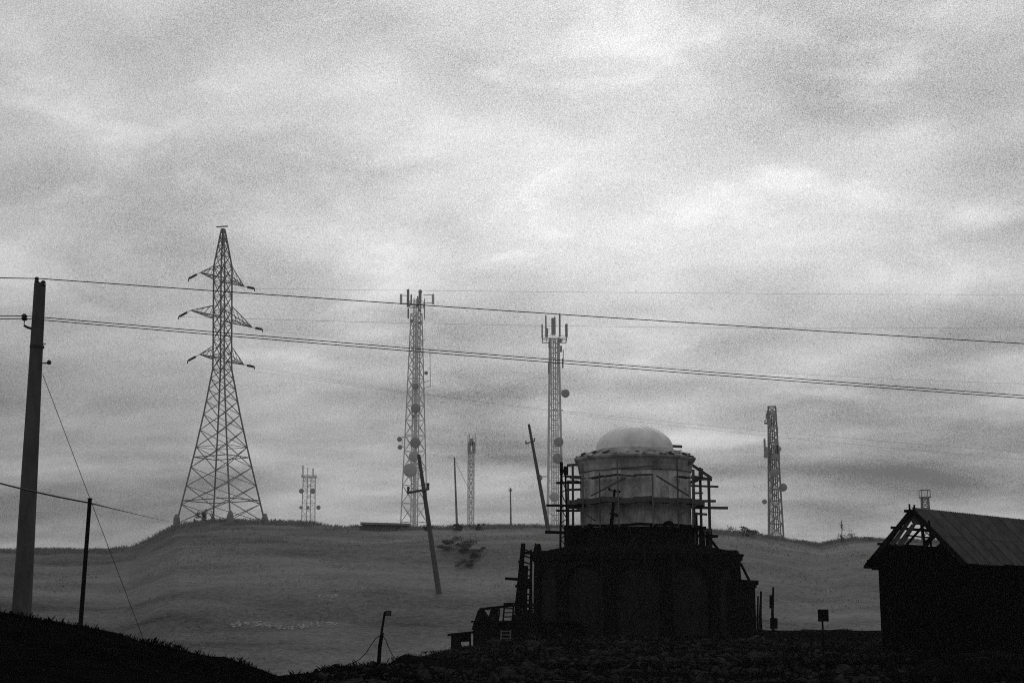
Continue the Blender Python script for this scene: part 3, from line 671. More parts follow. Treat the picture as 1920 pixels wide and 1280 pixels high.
# ring decks of loose boards
for zd, r0, r1, skipf in ((7.42, 2.95, 3.42, ()), (6.25, 2.95, 3.42, ()), (5.07, 3.1, 3.45, ())):
    nseg = 26
    for k in range(nseg):
        a0 = 2 * math.pi * k / nseg + .02; a1 = 2 * math.pi * (k + 1) / nseg + .05
        if zd > 7 and random.random() < .35: continue
        rr = (r0 + r1) / 2 + random.uniform(-.03, .03); dz = random.uniform(-.03, .03) + .03 * (k % 2)
        tilt = random.uniform(-.05, .05)
        p = Vector((CX + rr * math.cos(a0), CY + rr * math.sin(a0), zd + dz - tilt)); q_ = Vector((CX + rr * math.cos(a1), CY + rr * math.sin(a1), zd + dz + tilt))
        bar_part(sf, 'deck_board', p, q_, r1 - r0, 'plank_grey' if zd > 5.5 else 'wood_dark', .05 + .20 * (5.5 < zd < 7) + .06 * (zd < 5.5))
for deg, z1, mt in ((218, 8.1, 'wood_pale'), (236, 7.6, 'plank_grey'), (252, 8.4, 'wood_pale'), (279, 7.5, 'wood_pale'), (301, 8.3, 'plank_grey'), (317, 7.7, 'wood_pale')):
    a = math.radians(deg); b_ = Vector((CX + 3.46 * math.cos(a), CY + 3.46 * math.sin(a), 5.02)); bar_part(sf, 'post', b_, Vector((b_.x + random.uniform(-.06, .06), b_.y, z1)), .065, mt)
for d0, d1, z0, z1 in ((228, 258, 6.5, 7.3), (282, 312, 7.4, 6.5), (246, 281, 7.75, 7.85), (300, 322, 5.5, 6.1), (214, 232, 5.9, 5.3)):
    a0, a1 = math.radians(d0), math.radians(d1); bar_part(sf, 'brace', (CX + 3.5 * math.cos(a0), CY + 3.5 * math.sin(a0), z0), (CX + 3.5 * math.cos(a1), CY + 3.5 * math.sin(a1), z1), .06, 'plank_grey')
# posts and rails against the lower walls
for px, Y in ((1130, 65.4), (1211, 65.2), (1266, 65.5), (1085, 65.7)):
    a = W(px, 1185, Y); b = W(px, 1022 if px != 1085 else 1100, Y); bar_part(sf, 'post', Vector((a.x, Y, -.2)), Vector((a.x, Y, b.z)), .09, 'wood')
bar_part(sf, 'brace', W(1218, 1046, 65.3), W(1257, 1016, 65.3), .12, 'wood'); bar_part(sf, 'brace', W(1160, 1052, 65.3), W(1190, 1010, 65.5), .09, 'wood')
bar_part(sf, 'brace', W(1389, 1056, 70.5), W(1405, 1088, 70), .09, 'wood_dark')
bar_part(sf, 'ledger', W(1020, 1136, 65.6), W(1092, 1146, 65.4), .07, 'wood')
# lattice hoist mast on the church roof
hm = empty('hoist_mast', W(1057, 1038, 68), 'thin black lattice mast on the church roof beside the drum', 'mast')
za, zb = W(1050.5, 1040, 68), W(1052.5, 868, 68); zc_, zd_ = W(1064.5, 1040, 68), W(1060, 880, 68)
bar_part(hm, 'leg', za, zb, .10, 'black'); bar_part(hm, 'leg', zc_, zd_, .09, 'black')
n = 11
for i in range(n):
    t0, t1_ = i / n * .93, (i + 1) / n * .93
    a, b = (za.lerp(zb, t0), zc_.lerp(zd_, t1_)) if i % 2 == 0 else (zc_.lerp(zd_, t0), za.lerp(zb, t1_)); bar_part(hm, 'brace', a, b, .045, 'black')
for px, p0, p1, w in ((1052.5, 890, 866, .16), (1061, 890, 874, .22), (1056, 886, 879, .12)):
    m = MB(); m.bar(W(px, p0, 67.9), W(px, p1, 67.9), w); m.build('antenna', 'black', hm)
# small black pole standing on the parapet
rp_ = empty('roof_pole', W(1146, 990, 68), 'small black pole with two crossarms on the church parapet', 'pole')
m = MB(); m.tube([W(1145.5, 994, 68), W(1152.5, 917, 68)], [.10, .055], 8); m.build('shaft', 'black', rp_)
for a, b, w in (((1141, 918), (1163, 922.5), .05), ((1143, 962), (1162, 964.5), .10), ((1149, 967.5), (1161, 967.5), .06)):
    bar_part(rp_, 'crossarm', W(*a, 67.9), W(*b, 67.9), w, 'black')
for px, py in ((1161.5, 921), (1142, 916.5), (1161, 961)):
    m = MB(); c = W(px, py, 67.85); m.lathe([(0, -.06), (.06, -.04), (.04, 0), (.055, .04), (0, .07)], c, 8); m.build('insulator', 'black', rp_)
# tangled coil on the parapet
c = W(1254, 986, 68.1); m = MB(); pts = []
for i in range(260):
    a = i * .42; rr = .17 + .05 * math.sin(i * .13); pts.append(c + Vector((rr * math.cos(a) * (1 + .2 * math.sin(i * .05)), .12 * math.sin(i * .21), rr * math.sin(a) + .03)))
m.tube(pts, .022, 4)
co = m.build('wire_coil', 'black'); tag(co, 'tangled black coil lying on the church parapet', 'coil')

# ------------------------------------------------------------------ left terrace, ladders, hut
tY = 63.0
tz = W(900, 1167.5, tY).z
tr = empty('stone_terrace', (W(945, 1200, tY).x, tY, -.7), 'low dark stone terrace built against the left of the church', 'terrace')
m = MB(); x0, x1 = W(887, 1190, tY).x, W(1010, 1190, tY).x
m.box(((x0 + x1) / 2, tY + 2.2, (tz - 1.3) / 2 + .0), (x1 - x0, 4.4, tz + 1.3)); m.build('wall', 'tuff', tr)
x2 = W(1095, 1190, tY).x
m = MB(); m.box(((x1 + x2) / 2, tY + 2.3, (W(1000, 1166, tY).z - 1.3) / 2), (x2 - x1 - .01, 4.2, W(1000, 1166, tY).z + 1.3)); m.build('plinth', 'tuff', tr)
m = MB(); m.box(((x0 + x2) / 2 - .05, tY + .1, W(960, 1166, tY).z + .03), (x2 - x0 + .1, .55, .07)); m.build('coping', 'tuff', tr)
def prism(pts, Y, dep, name, mat, parent):
    n = len(pts); m = MB(); vs = [W(x, y, Y) for x, y in pts]; vs2 = [v + Vector((0, dep, 0)) for v in vs]
    m.add(vs + vs2, [tuple(range(n)), tuple(range(2 * n - 1, n - 1, -1))] + [(i, i + n, (i + 1) % n + n, (i + 1) % n) for i in range(n)]); return m.build(name, mat, parent)
prism([(884, 1180), (896, 1143), (900, 1141), (907, 1142), (913, 1150), (919, 1160), (921, 1178)], tY + .5, .35, 'broken_gable', 'tuff', tr)
for (a, b), (c_, d), w in (((899, 1142), (975, 1133), .12), ((944, 1131), (966, 1130), .06), ((966, 1140), (1001, 1134), .08), ((984, 1136), (1001, 1140), .07)): bar_part(tr, 'rail', W(a, b, tY + .7), W(c_, d, tY + .7), w, 'wood_dark')
prism([(958, 1168), (960, 1152), (978, 1148), (1006, 1147), (1006, 1168)], tY + 1.6, .3, 'back_wall', 'tuff', tr)
pn = empty('leaning_frame', (0, 0, 0)); pn.parent = tr
pn.location = W(925, 1172, tY + .3) - Vector(tr.location)
prism([(916, 1168), (922, 1144), (935, 1143), (932, 1170)], tY + .5, .06, 'board', 'wood', pn)
for a, b in (((914, 1170), (921, 1143)), ((921, 1143), (937, 1142)), ((937, 1142), (933, 1171))): bar_part(pn, 'edge', W(*a, tY + .3), W(*b, tY + .3), .07, 'wood_dark')
def ladder(label, bl, br_, tl, trr, n, w, mat, Y):
    root = empty('ladder', W(*bl, Y), label, 'ladder', 'ladders by the church')
    a, b, c_, d = W(*bl, Y), W(*br_, Y), W(*tl, Y), W(*trr, Y)
    bar_part(root, 'stile', a, c_, w, mat); bar_part(root, 'stile', b, d, w, mat)
    for i in range(n):
        t = (i + .6) / n; bar_part(root, 'rung', a.lerp(c_, t) - (b - a) * .05, b.lerp(d, t) + (b - a) * .05, w * .65, mat)
    return root
ladder('pale ladder leaning on the front of the stone terrace', (938, 1213), (956, 1213), (940, 1180), (957.5, 1180), 5, .06, 'wood_pale', tY - .25)
ladder('short ladder rising from the terrace to the handrail', (943, 1168), (961, 1168), (946, 1130), (963, 1129), 5, .075, 'wood_dark', tY + .9)
ladder('tall dark ladder standing against the left corner of the church', (976, 1155), (993, 1155), (981, 1024), (996, 1030), 11, .10, 'wood_dark', 67)
lt = empty('ladder_tower', W(984, 1165, 66.5), 'ragged black timber landing tower beside the tall ladder', 'scaffold')
for a, b, w in (((968, 1150), (981, 1018), .20), ((983, 1158), (986, 1060), .22), ((972, 1150), (980, 1090), .22), ((997, 1152), (997, 1050), .06), ((974, 1140), (983, 1018), .12)): bar_part(lt, 'post', W(*a, 66.6), W(*b, 66.6), w, 'wood_dark')
for a, b, w in (((947, 1084), (998, 1087), .13), ((966, 1098), (998, 1098), .13), ((972, 1092), (998, 1092), .16), ((979, 1036), (999, 1036), .13), ((966, 1128), (980, 1114), .10), ((972, 1052), (977, 1054), .10), ((966, 1134), (1000, 1132), .10)): bar_part(lt, 'ledger', W(*a, 66.5), W(*b, 66.5), w, 'wood_dark')
m = MB(); m.bar(W(970, 1146, 66.4), W(1000, 1144, 66.4), .5, .1); m.build('deck', 'wood_dark', lt)
# little lean-to left of the terrace
hY = 58.5
hu = empty('lean_to_hut', W(862, 1212, hY), 'tiny open lean-to with a flat slab roof left of the terrace', 'hut')
m = MB(); a, b = W(839, 1190, hY), W(888, 1185, hY); m.bar(a + Vector((0, .5, 0)), b + Vector((0, .5, 0)), 1.2, .07); m.build('roof', 'wood_dark', hu)
prism([(845, 1216), (846, 1189), (862, 1188), (864, 1216)], hY + .1, .9, 'side_wall', 'wood', hu)
prism([(863, 1203), (863, 1188), (881, 1187), (880, 1202)], hY + .3, .1, 'shutter', 'wood_dark', hu)
bar_part(hu, 'post', W(882, 1216, hY), W(881, 1186, hY), .08, 'wood_dark')
# posts right of the apse
for lab, px, p0, p1, w in (('thin stake close beside the church apse', 1421.5, 1178, 1117, .10), ('dark stake just right of the church apse, second from the wall', 1427, 1178, 1108, .13), ('tall dark stake standing alone right of the church', 1450, 1180, 1100, .12)):
    a = W(px, 1178, 68); b = W(px, p1, 68); r_ = empty('stake', (a.x, 68, -.1), lab, 'stake', 'stakes right of the church')
    zg = on_near(a.x, 68) - .2
    m = MB(); m.tube([(a.x, 68, zg), (a.x - .02, 68, (zg + b.z) / 2), (b.x, 68, b.z)], [w * .62, w * .55, w * .42], 6); m.build('shaft', 'wood_dark', r_)
    if px > 1440:
        m = MB(); m.bar(W(1446, 1140, 67.9), W(1446, 1115, 67.9), .14); m.build('spliced_piece', 'wood_dark', r_); m = MB(); m.bar(W(1451, 1178, 67.9), W(1451, 1158, 67.9), .3); m.build('wedge', 'wood_dark', r_)

# ------------------------------------------------------------------ sign and floodlight
gY = 44.0; a = W(1543, 1188, gY)
sg_ = empty('sign_board', (a.x, gY, on_near(a.x, gY) - .1), 'small black sign board on a post between church and shed', 'sign')
bar_part(sg_, 'post', Vector((a.x, gY, on_near(a.x, gY) - .3)), Vector((a.x, gY, W(1543, 1146, gY).z)), .05, 'black')
m = MB(); b = W(1543, 1153, gY); m.box(b - Vector((0, .05, 0)), (18.5 * gY / F, .04, 21 * gY / F)); bd = m.build('board', 'black', sg_)
m = MB()
for e in (-1, 1): m.box(b + Vector((e * 9.2 * gY / F, -.05, 0)), (.012, .055, 22 * gY / F)); m.box(b + Vector((0, -.05, e * 10.6 * gY / F)), (18 * gY / F, .055, .012))
m.build('frame', 'black', bd)
lY = 36.0; a = W(709, 1246, lY)
lp = empty('floodlight_pole', (a.x, lY, on_near(a.x, lY) - .1), 'leaning wooden pole with a square floodlight at the edge of the rubble', 'light pole')
m = MB(); m.tube([(a.x, lY, on_near(a.x, lY) - .2), W(712, 1212, lY), W(716.5, 1185, lY)], [.058, .05, .045], 7); m.build('lower_pole', 'wood_dark', lp)
m = MB(); m.tube([W(710.5, 1216, lY - .07), W(721.5, 1146, lY - .07)], [.034, .026], 7); m.build('upper_pole', 'wood_dark', lp)
m = MB(); c = W(728, 1149, lY); m.box(c, (.145, .10, .135)); m.box(c + Vector((0, .07, 0)), (.09, .06, .09)); m.bar(W(721, 1147, lY), W(724, 1149, lY), .03); fl = m.build('floodlight', 'black', lp)
m = MB(); m.box(c + Vector((0, -.055, 0)), (.12, .012, .11)); m.build('lens', 'ceramic', fl)
cl = []
for x, y in ((716, 1189), (706, 1195), (697, 1206), (688, 1221), (676, 1234), (660, 1243), (648, 1247)): cl.append(W(x, y, lY - .1))
m = MB(); m.tube(cl, .010, 5); tag(m.build('loose_cable', 'black', smooth=True), 'loose cable drooping left from the floodlight pole to the ground', 'cable')
cl = [W(x, y, lY - .1) for x, y in ((716, 1189), (723, 1198), (728, 1212), (735, 1226), (743, 1236), (750, 1241))]
m = MB(); m.tube(cl, .010, 5); tag(m.build('loose_cable', 'black', smooth=True), 'loose cable drooping right from the floodlight pole to the ground', 'cable')

# ------------------------------------------------------------------ shed on the right
ax_ = Vector((13.13, 47.0, 0)); e1 = Vector((6.5, 7.6, 0)).normalized(); e2 = Vector((7.6, -6.5, 0)).normalized()
zr = W(1705, 955, 47).z; ze = W(1614, 1060, 48.1).z; hw = 1.72; LEN = 16.0
sh = empty('gabled_shed', (ax_.x, ax_.y, 0), 'long black shed with an unfinished open gable under a grey sheet roof', 'shed')
def S(a, b, z): v = ax_ + e1 * a + e2 * b; return Vector((v.x, v.y, z))
iw = hw - .34
m = MB()
def quad(*v): m.add(v, [tuple(range(len(v)))])
zw = ze - .02
def slab(p, q, z0, z1, th):
    """vertical wall slab between plan points p, q (a,b)"""
    P = [S(*p, z0), S(*q, z0), S(*q, z1), S(*p, z1)]; nrm = (P[1] - P[0]).cross(P[3] - P[0]).normalized() * th
    mm = MB(); Q = [v + nrm for v in P]
    mm.add(P + Q, [(0, 1, 2, 3), (7, 6, 5, 4), (0, 4, 5, 1), (1, 5, 6, 2), (2, 6, 7, 3), (3, 7, 4, 0)]); return mm
GA = .35
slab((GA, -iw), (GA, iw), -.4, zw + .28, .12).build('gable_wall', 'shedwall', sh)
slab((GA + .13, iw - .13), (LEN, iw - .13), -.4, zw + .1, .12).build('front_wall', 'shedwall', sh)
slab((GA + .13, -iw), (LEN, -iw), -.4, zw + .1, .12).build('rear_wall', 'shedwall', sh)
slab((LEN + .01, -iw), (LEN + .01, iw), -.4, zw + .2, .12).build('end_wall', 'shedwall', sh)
sl_ = (zr - ze) / hw
def roofpt(a, b, dz=0): return S(a, b, zr - abs(b) * sl_ + dz)
# roof sheets on the front slope, corrugated, each its own piece
def sheet_piece(a0, a1, b0, b1, lift):
    mm = MB(); n = 14; vs = []
    for i in range(n + 1):
        a = a0 + (a1 - a0) * i / n; w_ = .014 * math.cos(i * math.pi)
        for b in (b0, b1): vs.append(roofpt(a, b, lift + w_))
    k = len(vs); vs += [v - Vector((0, 0, .012)) for v in vs]
    fs = [(2 * i, 2 * i + 2, 2 * i + 3, 2 * i + 1) for i in range(n)] + [(k + 2 * i + 1, k + 2 * i + 3, k + 2 * i + 2, k + 2 * i) for i in range(n)]
    fs += [(2 * i, k + 2 * i, k + 2 * i + 2, 2 * i + 2) for i in range(n)] + [(2 * i + 1, 2 * i + 3, k + 2 * i + 3, k + 2 * i + 1) for i in range(n)]
    mm.add(vs, fs); return mm
na = 16
for i in range(na):
    a0 = -.02 + (LEN + .3) / na * i
    for j, (b0, b1) in enumerate(((.0, hw * .53), (hw * .5, hw + .03))):
        sheet_piece(a0 + random.uniform(-.01, .01), a0 + (LEN + .3) / na + .05, b0, b1 + random.uniform(-.02, .02), .06 + .016 * (1 - j) + random.uniform(0, .004)).build('roof_sheet', 'roof', sh)
    if a0 > 7.5: sheet_piece(a0, a0 + (LEN + .3) / na + .05, -hw, 0, .07).build('roof_sheet', 'roof', sh)
# rafters, laths and open truss of the gable
for a in (.05, 3.1):
    for sgn in (1, -1):
        if sgn > 0 and a > .1: continue
        bar_part(sh, 'rafter', roofpt(a, sgn * hw, -.02), roofpt(a, 0, -.02), .10, 'wood', .14)
for b, a_in in ((.1, 3.2), (.60, 3.2), (1.10, 3.2), (1.62, 3.2)):
    bar_part(sh, 'lath', roofpt(-.30 if b in (.1, .60, 1.10) else -.06, -b, .05), roofpt(a_in, -b, .05), .04, 'wood', .09)
bar_part(sh, 'ridge_beam', roofpt(-.28, 0, -.06), roofpt(LEN, 0, -.06), .1, 'wood')
for b in (-.07, .10): bar_part(sh, 'ridge_stub', roofpt(.02, b, -.1), roofpt(.02, b, .26), .05, 'wood')
gz = W(1705, 1004, 47).z; 
def G2(px, py, da=0.06):
    """point in the gable plane seen at that pixel"""
    n = e1; p0 = S(da, 0, 0); o = Vector((0, 0, EYE)); d = W(px, py, 1.0) - o
    t = (p0 - o).dot(n) / d.dot(n); return o + d * t
for p, q, w in (((1700, 1003), (1753, 1009), .05), ((1697, 1024), (1734, 982), .065), ((1727, 978), (1734, 1020), .07), ((1733, 1020), (1752, 1002), .07), ((1742, 975), (1746, 1024), .05)):
    bar_part(sh, 'truss_member', G2(*p), G2(*q), w, 'wood_dark')
for i, (poly) in enumerate((((1659, 1017), (1698, 963), (1703, 970), (1666, 1022)), ((1668, 1021), (1704, 970), (1711, 972), (1677, 1022)), ((1680, 1022), (1709, 982), (1717, 983), (1693, 1022)), ((1700, 960), (1714, 956), (1742, 984), (1712, 983)))):
    mm = MB(); vs = [G2(x, y, .12) for x, y in poly]; vs2 = [v + e1 * .03 for v in vs]
    mm.add(vs + vs2, [(0, 1, 2, 3), (7, 6, 5, 4), (0, 4, 5, 1), (1, 5, 6, 2), (2, 6, 7, 3), (3, 7, 4, 0)]); mm.build('gable_board', 'plank_grey', sh)
mm = MB(); poly = [(1634, 1068), (1650, 1036), (1664, 1021), (1700, 1023), (1755, 1024), (1763, 1017), (1797, 1054), (1797, 1068)]
vs = [G2(x, y, .2) for x, y in poly]; vs2 = [v + e1 * .06 for v in vs]; n = len(poly)
mm.add(vs + vs2, [tuple(range(n)), tuple(range(2 * n - 1, n - 1, -1))] + [(i, i + n, (i + 1) % n + n, (i + 1) % n) for i in range(n)]); mm.build('lower_gable', 'shedwall', sh)
mm = MB(); vs = [roofpt(-.12, -hw - .02, .0), roofpt(-.12, -hw * .8, .0), roofpt(3.3, -hw * .8, .0), roofpt(3.3, -hw - .02, .0)]; vs2 = [v - Vector((0, 0, .07)) for v in vs]
mm.add(vs + vs2, [(0, 1, 2, 3), (7, 6, 5, 4), (0, 4, 5, 1), (1, 5, 6, 2), (2, 6, 7, 3), (3, 7, 4, 0)]); mm.build('eave_boarding', 'shedwall', sh)

# ------------------------------------------------------------------ low hut on the crest
kY = 236.0
hh = empty('low_hut', W(722, 995, kY), 'low flat-roofed blockwork hut on the crest at the tower foot', 'hut')
def Bx(x0, x1, y0, y1, Y, dep, name, mat): 
    a, b = W(x0, y1, Y), W(x1, y0, Y); m = MB(); m.box(((a.x + b.x) / 2, Y + dep / 2, (a.z + b.z) / 2), (b.x - a.x, dep, abs(b.z - a.z))); return m.build(name, mat, hh)
Bx(679, 745, 983, 1003, kY, 4, 'wall', 'hut'); Bx(753, 766, 984, 1003, kY + .02, 4, 'wall', 'hut'); Bx(745.1, 752.9, 984, 988.5, kY + .2, 3.6, 'lintel', 'hut')
m = MB(); a, b = W(676, 980.5, kY), W(768, 983, kY); m.bar(a + Vector((0, 2, 0)), b + Vector((0, 2, 0)), 4.8, .35); m.build('roof', 'steel', hh)
Bx(745.2, 752.8, 988.5, 1000, kY + 2, .1, 'door', 'streak_door_pale')

# ------------------------------------------------------------------ stones, added cloud streaks
def ico():
    t = (1 + 5 ** .5) / 2
    v = [(-1, t, 0), (1, t, 0), (-1, -t, 0), (1, -t, 0), (0, -1, t), (0, 1, t), (0, -1, -t), (0, 1, -t), (t, 0, -1), (t, 0, 1), (-t, 0, -1), (-t, 0, 1)]
    f = [(0, 11, 5), (0, 5, 1), (0, 1, 7), (0, 7, 10), (0, 10, 11), (1, 5, 9), (5, 11, 4), (11, 10, 2), (10, 7, 6), (7, 1, 8), (3, 9, 4), (3, 4, 2), (3, 2, 6), (3, 6, 8), (3, 8, 9), (4, 9, 5), (2, 4, 11), (6, 2, 10), (8, 6, 7), (9, 8, 1)]
    return np.array(v) / 1.9, f
IV, IF = ico()
def stone_verts(s, flat=.5):
    v = IV * (1 + rng.uniform(-.45, .4, (12, 1))) * np.array([1.15, .9, flat + .2]) * s
    a = rng.uniform(0, 6.28); c, q = math.cos(a), math.sin(a)
    R = np.array([[c, -q, 0], [q, c, 0], [0, 0, 1]]); b = rng.uniform(-.4, .4); R2 = np.array([[1, 0, 0], [0, math.cos(b), -math.sin(b)], [0, math.sin(b), math.cos(b)]])
    return v @ R2.T @ R.T
variants = []
for i in range(10):
    me = bpy.data.meshes.new('stone'); me.from_pydata([tuple(v) for v in stone_verts(1.0, .38 + .05 * (i % 5))], [], IF); me.materials.append(M['stone']); variants.append(me)
cand = []
while len(cand) < 260:
    Y = rng.uniform(26, 62); px = rng.uniform(545, 1640); p = W(px, 1200, Y)
    u = float(uof(p.x, Y)); 
    if Y > np.interp(u, FU, FD) - .3 or Y > 63: continue
    s_ = .09 + .12 * rng.random() ** 2 + (.2 * rng.random() if rng.random() < .12 else 0)
    if noise2(p.x, Y, 2.5, 61) < rng.uniform(-.9, .2): continue
    cand.append((p.x, Y, s_))
for x, y, s_ in cand:
    o = bpy.data.objects.new('stone', variants[int(rng.integers(10))]); COL.objects.link(o); o.parent = ground
    o.location = (x, y, on_near(x, y) + .1 * s_); o.rotation_euler = (rng.uniform(-.2, .2), rng.uniform(-.2, .2), rng.uniform(0, 6.28)); o.scale = (s_, s_ * rng.uniform(.7, 1.2), s_ * rng.uniform(.7, 1.3))
m = MB(); k = 0
while k < 7000:
    Y = 24 + 40 * rng.random() ** 1.1; px = rng.uniform(530, 1700 if rng.random() < .85 else 1960); p = W(px, 1200, Y); u = float(uof(p.x, Y))
    if Y > np.interp(u, FU, FD) + .6 or Y > 64: continue
    if noise2(p.x, Y, 2.5, 61) + .5 * noise2(p.x, Y, .8, 62) < rng.uniform(-.8, .5): continue
    s_ = .018 + .05 * rng.random() ** 2 + (.09 * rng.random() if rng.random() < .08 else 0); v = stone_verts(s_, rng.uniform(.1, .9)) * np.array([1, 1, rng.uniform(.6, 1.5)]); v += np.array([p.x, Y, on_near(p.x, Y) + .015]); m.add(v, IF); k += 1
o = m.build('rubble', 'stone', None, 'stuff'); tag(o, 'dark broken stones strewn over the foreground rise', 'rubble')
m = MB()  # pale stones added to imitate bright cloud streaks over the hill
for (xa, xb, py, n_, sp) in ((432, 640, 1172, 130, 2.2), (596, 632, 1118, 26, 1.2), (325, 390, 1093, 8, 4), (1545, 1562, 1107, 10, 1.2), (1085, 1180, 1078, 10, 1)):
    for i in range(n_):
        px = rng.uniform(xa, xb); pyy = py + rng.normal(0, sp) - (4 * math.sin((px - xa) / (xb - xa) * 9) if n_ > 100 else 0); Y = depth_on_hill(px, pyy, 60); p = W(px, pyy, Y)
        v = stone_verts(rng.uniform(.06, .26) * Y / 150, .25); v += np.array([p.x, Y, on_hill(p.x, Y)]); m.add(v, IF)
o = m.build('cloud_streak_stones', 'streak_door_pale', None, 'stuff'); tag(o, 'thin broken lines of added pale stones standing in for cloud streaks on the dark hillside', 'cloud_streak')

# ------------------------------------------------------------------ grass and scrub
def blades(name, label, pts, h, w, mat, spread=.35, ref=0.0, hm=None):
    vs = []; fs = []
    for i, (x, y, z) in enumerate(pts):
        sc_ = min(1.0, y / ref) if ref else 1.0; hh_ = h * sc_ * rng.uniform(.3, 1.3) * (1.0 if hm is None else hm[i]); a = rng.uniform(0, 6.28); dx, dy = math.cos(a) * w * sc_ / 2, math.sin(a) * w * sc_ / 2
        lx, ly = rng.normal(0, spread) * hh_, rng.normal(0, spread) * hh_
        k = len(vs); vs += [(x - dx, y - dy, z - .05), (x + dx, y + dy, z - .05), (x + lx * .45 + dx * .6, y + ly * .45, z + hh_ * .6), (x + lx, y + ly, z + hh_)]
        fs += [(k, k + 1, k + 2), (k, k + 2, k + 3)]
    me = bpy.data.meshes.new(name); me.from_pydata(vs, [], fs); me.materials.append(M[mat]); o = bpy.data.objects.new(name, me); COL.objects.link(o)
    tag(o, label, 'grass', kind='stuff')
def crest_pts(u0, u1, n, back=.12, clump=True):
    out = []
    while len(out) < n:
        u = rng.uniform(u0, u1); d = float(np.interp(u, CU, CD)); Y = d * (1 - back * rng.random() ** 2 + .01); x = (u - 960) / F / 1.012 * Y
        if clump and noise2(x, Y, d * .012, 21) < rng.uniform(-.9, .5): continue
        out.append((x, Y))
    a = np.array(out); z = far_z(a[:, 0], a[:, 1]); return np.column_stack([a, z])
blades('crest_grass', 'weeds and dry grass fringing the long hill crest', crest_pts(-60, 2000, 34000, .04), .62, .10, 'grass_far', .4, 250)
out = []
while len(out) < 15000:
    u = rng.uniform(-60, 1990); d = float(np.interp(u, CU, CD)); Y = d * (1 - .55 * rng.random() ** .9); x = (u - 960) / F / 1.012 * Y
    if noise2(x, Y, d * .03, 41) + .6 * noise2(x, Y, d * .008, 42) > rng.uniform(-.1, .9): out.append((x, Y))
a = np.array(out); blades('slope_grass', 'coarse dry grass tufts over the whole hillside', np.column_stack([a, far_z(a[:, 0], a[:, 1])]), .30, .16, 'grass_far', .5, 250)
pts = []
while len(pts) < 26000:
    u = rng.uniform(-40, 1960); d = float(np.interp(u, FU, FD)); Y = d * (1 - .22 * rng.random() ** 2.2 + .012); x = (u - 960) / F / 1.012 * Y
    if u > 545 and noise2(x, Y, 1.3, 31) < rng.uniform(-.2, .7): continue
    pts.append((x, Y))
pts = [p for p in pts if uof(*p) > 520 or rng.random() < .25]
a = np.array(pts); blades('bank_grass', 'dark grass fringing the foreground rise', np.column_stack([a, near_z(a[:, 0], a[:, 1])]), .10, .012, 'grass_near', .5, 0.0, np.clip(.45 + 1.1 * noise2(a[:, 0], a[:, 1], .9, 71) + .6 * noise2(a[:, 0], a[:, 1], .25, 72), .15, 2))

wp = []
while len(wp) < 9000:
    Y = rng.uniform(25, 63); px = rng.uniform(540, 1960); x = W(px, 1200, Y).x
    if Y > np.interp(float(uof(x, Y)), FU, FD) or noise2(x, Y, 1.8, 81) + .5 * noise2(x, Y, .5, 82) < rng.uniform(.1, .9): continue
    wp.append((x, Y))
a = np.array(wp); blades('rubble_weeds', 'dark dry weeds growing through the foreground rubble', np.column_stack([a, near_z(a[:, 0], a[:, 1])]), .16, .014, 'grass_near', .5)
def bush(name, label, px, py, Y, rx, rz, n, leaf, mat, cat='bush', trunk=True, taper=0.0, ground_z=None):
    c = W(px, py, Y); zg = ground_z if ground_z is not None else on_hill(c.x, Y)
    root = empty(name, (c.x, Y, zg), label, cat, 'bushes')
    GF = on_hill if ground_z is None else on_near
    m = MB(); tips_ = []
    ns = 7
    for i in range(ns):
        a = rng.uniform(0, 6.28); r = rx * rng.uniform(.2, .75); e = Vector((c.x + r * math.cos(a), Y + r * math.sin(a), zg + rz * rng.uniform(.9, 1.7))); 
        if taper: e = Vector((c.x + r * .5 * math.cos(a), Y + r * .5 * math.sin(a), zg + rz * rng.uniform(.4, 1.7)))
        b0 = Vector((c.x + .1 * r * math.cos(a), Y + .1 * r * math.sin(a), zg - .1)); mid = b0.lerp(e, .5) + Vector((rng.normal(0, .1) * rx, 0, 0))
        m.tube([b0, mid, e], [leaf * .5, leaf * .3, leaf * .1], 5); tips_ += [mid, e]
    if taper: m.tube([Vector((c.x, Y, zg)), Vector((c.x + .1, Y, zg + 2 * rz))], [leaf * .6, leaf * .12], 6)
    m.build('stem', mat, root)
    vs = []; fs = []
    cl_ = [(rng.normal(0, .45), rng.normal(0, .45), rng.uniform(-.8, .75), rng.uniform(.25, .5)) for _ in range(9)]
    for i in range(n):
        q = cl_[int(rng.integers(9))]; d = rng.normal(0, 1, 3); d /= np.linalg.norm(d); r = q[3] * rng.random() ** .45
        zz = q[2] + d[2] * r; k_ = (1 - taper * (zz + 1) / 2)
        P = Vector((c.x + (q[0] + d[0] * r) * rx * k_, Y + (q[1] + d[1] * r) * rx * k_, GF(c.x + (q[0] + d[0] * r) * rx * k_, Y + (q[1] + d[1] * r) * rx * k_) + rz * max(0, 1 + zz)))
        R = Quaternion(Vector(rng.normal(0, 1, 3)).normalized(), rng.uniform(0, 6.28)); l = leaf * rng.uniform(.5, 1.3)
        k = len(vs); vs += [P + R @ Vector((-l, 0, 0)), P + R @ Vector((0, -l * .45, 0)), P + R @ Vector((l, 0, 0)), P + R @ Vector((0, l * .45, 0))]; fs.append((k, k + 1, k + 2, k + 3))
    me = bpy.data.meshes.new('foliage'); me.from_pydata([tuple(v - Vector((c.x, Y, zg))) for v in vs], [], fs); me.materials.append(M[mat]); o = bpy.data.objects.new('foliage', me); COL.objects.link(o); o.parent = root
bush('scrub_bush', 'round bush inside the feet of the pylon', 381, 980, 253, 1.25, 1.35, 900, .14, 'leaf')
bush('scrub_bush', 'low bush beside the round bush at the pylon feet', 365, 982, 252, .7, .6, 350, .12, 'leaf')
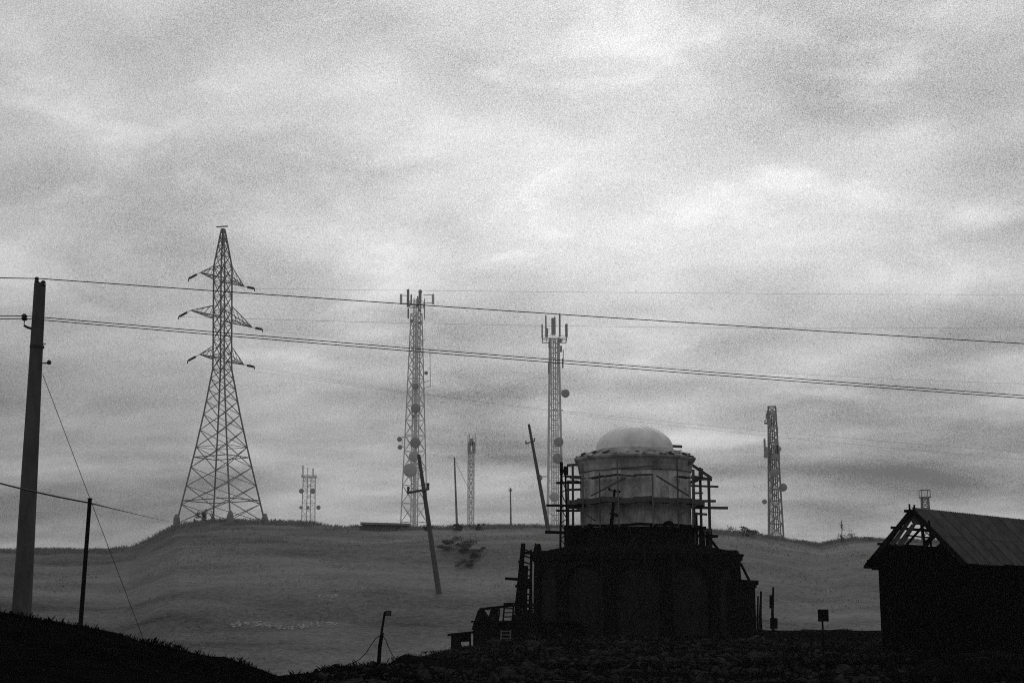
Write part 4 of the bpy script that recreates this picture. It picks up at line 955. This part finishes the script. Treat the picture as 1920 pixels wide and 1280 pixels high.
bush('scrub_bush', 'small bush at the foot of the plain straight pole', 861, 988, 231, 1.2, .55, 450, .14, 'leaf')
bush('scrub_bush', 'small bush at the foot of the slim mast', 893, 990, 231, .9, .5, 350, .14, 'leaf')
bush('scrub_bush', 'small bush on the crest right of the leaning slope pole', 800, 991, 232, .8, .4, 300, .14, 'leaf')
bush('scrub_bush', 'broad low bush on the crest between church and right tower', 1405, 1008, 250, 2.3, .7, 700, .16, 'leaf')
for lab, px, py, rx, rz, n_ in (('largest dark scrub bush on the slope below the slim mast', 866, 1036, 2.2, .85, 1500), ('dark scrub bush on the slope, left of the largest one', 838, 1030, 1.4, .6, 800), ('dark scrub bush on the slope, right of the largest one', 900, 1044, 1.5, .65, 800), ('lowest of the dark scrub bushes on the slope', 878, 1062, 1.3, .5, 600)):
    bush('scrub_bush', lab, px, py, depth_on_hill(px, py, 112), rx, rz, int(n_ * 2.2), .09, 'leaf_pale')
bush('scrub_tree', 'thin pointed sapling on the dark mound left of the shed', 1579, 1014, 252, 1.25, 1.8, 420, .11, 'leaf', 'tree', True, .85)
bush('scrub_bush', 'sparse bush just right of the thin sapling', 1596, 1014, 252, 1.1, .95, 260, .10, 'leaf')
bush('scrub_bush', 'rounded bush on the dark mound against the shed eave', 1633, 1014, 252, 1.8, .4, 500, .12, 'leaf')
for lab, px, Y, rx, rz, n_ in (('dark weeds at the foot of the sign post', 1556, 50, .42, .22, 900), ('dark weeds between the sign and the shed', 1606, 52, .6, .16, 900), ('dark weeds right of the lone stake', 1470, 62, .5, .2, 800), ('dark weeds at the near corner of the shed wall', 1690, 43, .6, .14, 700), ('dark weeds along the right part of the shed wall', 1850, 40, .8, .16, 900), ('dark weeds by the lean-to hut', 815, 47, .5, .10, 600)):
    c = W(px, 1190, Y); bush('weed_clump', lab, px, 1190, Y, rx, rz, n_, .03, 'leaf_dark', 'weeds', True, 0, on_near(c.x, Y))

# ------------------------------------------------------------------ haze
hz = MB(); hz.box((0, 420, 27), (2400, 1500, 124)); h_o = hz.build('haze', M['black']); tag(h_o, 'thin pale haze over the hill', 'haze', kind='stuff')
hm_ = bpy.data.materials.new('haze_volume'); hm_.use_nodes = True; t = hm_.node_tree
for n in list(t.nodes):
    if n.type != 'OUTPUT_MATERIAL': t.nodes.remove(n)
pv = t.nodes.new('ShaderNodeVolumePrincipled'); pv.inputs['Color'].default_value = (.95, .95, .95, 1); pv.inputs['Density'].default_value = .00022; pv.inputs['Anisotropy'].default_value = 0.2
t.links.new(pv.outputs[0], t.nodes['Material Output'].inputs['Volume'])
h_o.data.materials.clear(); h_o.data.materials.append(hm_)
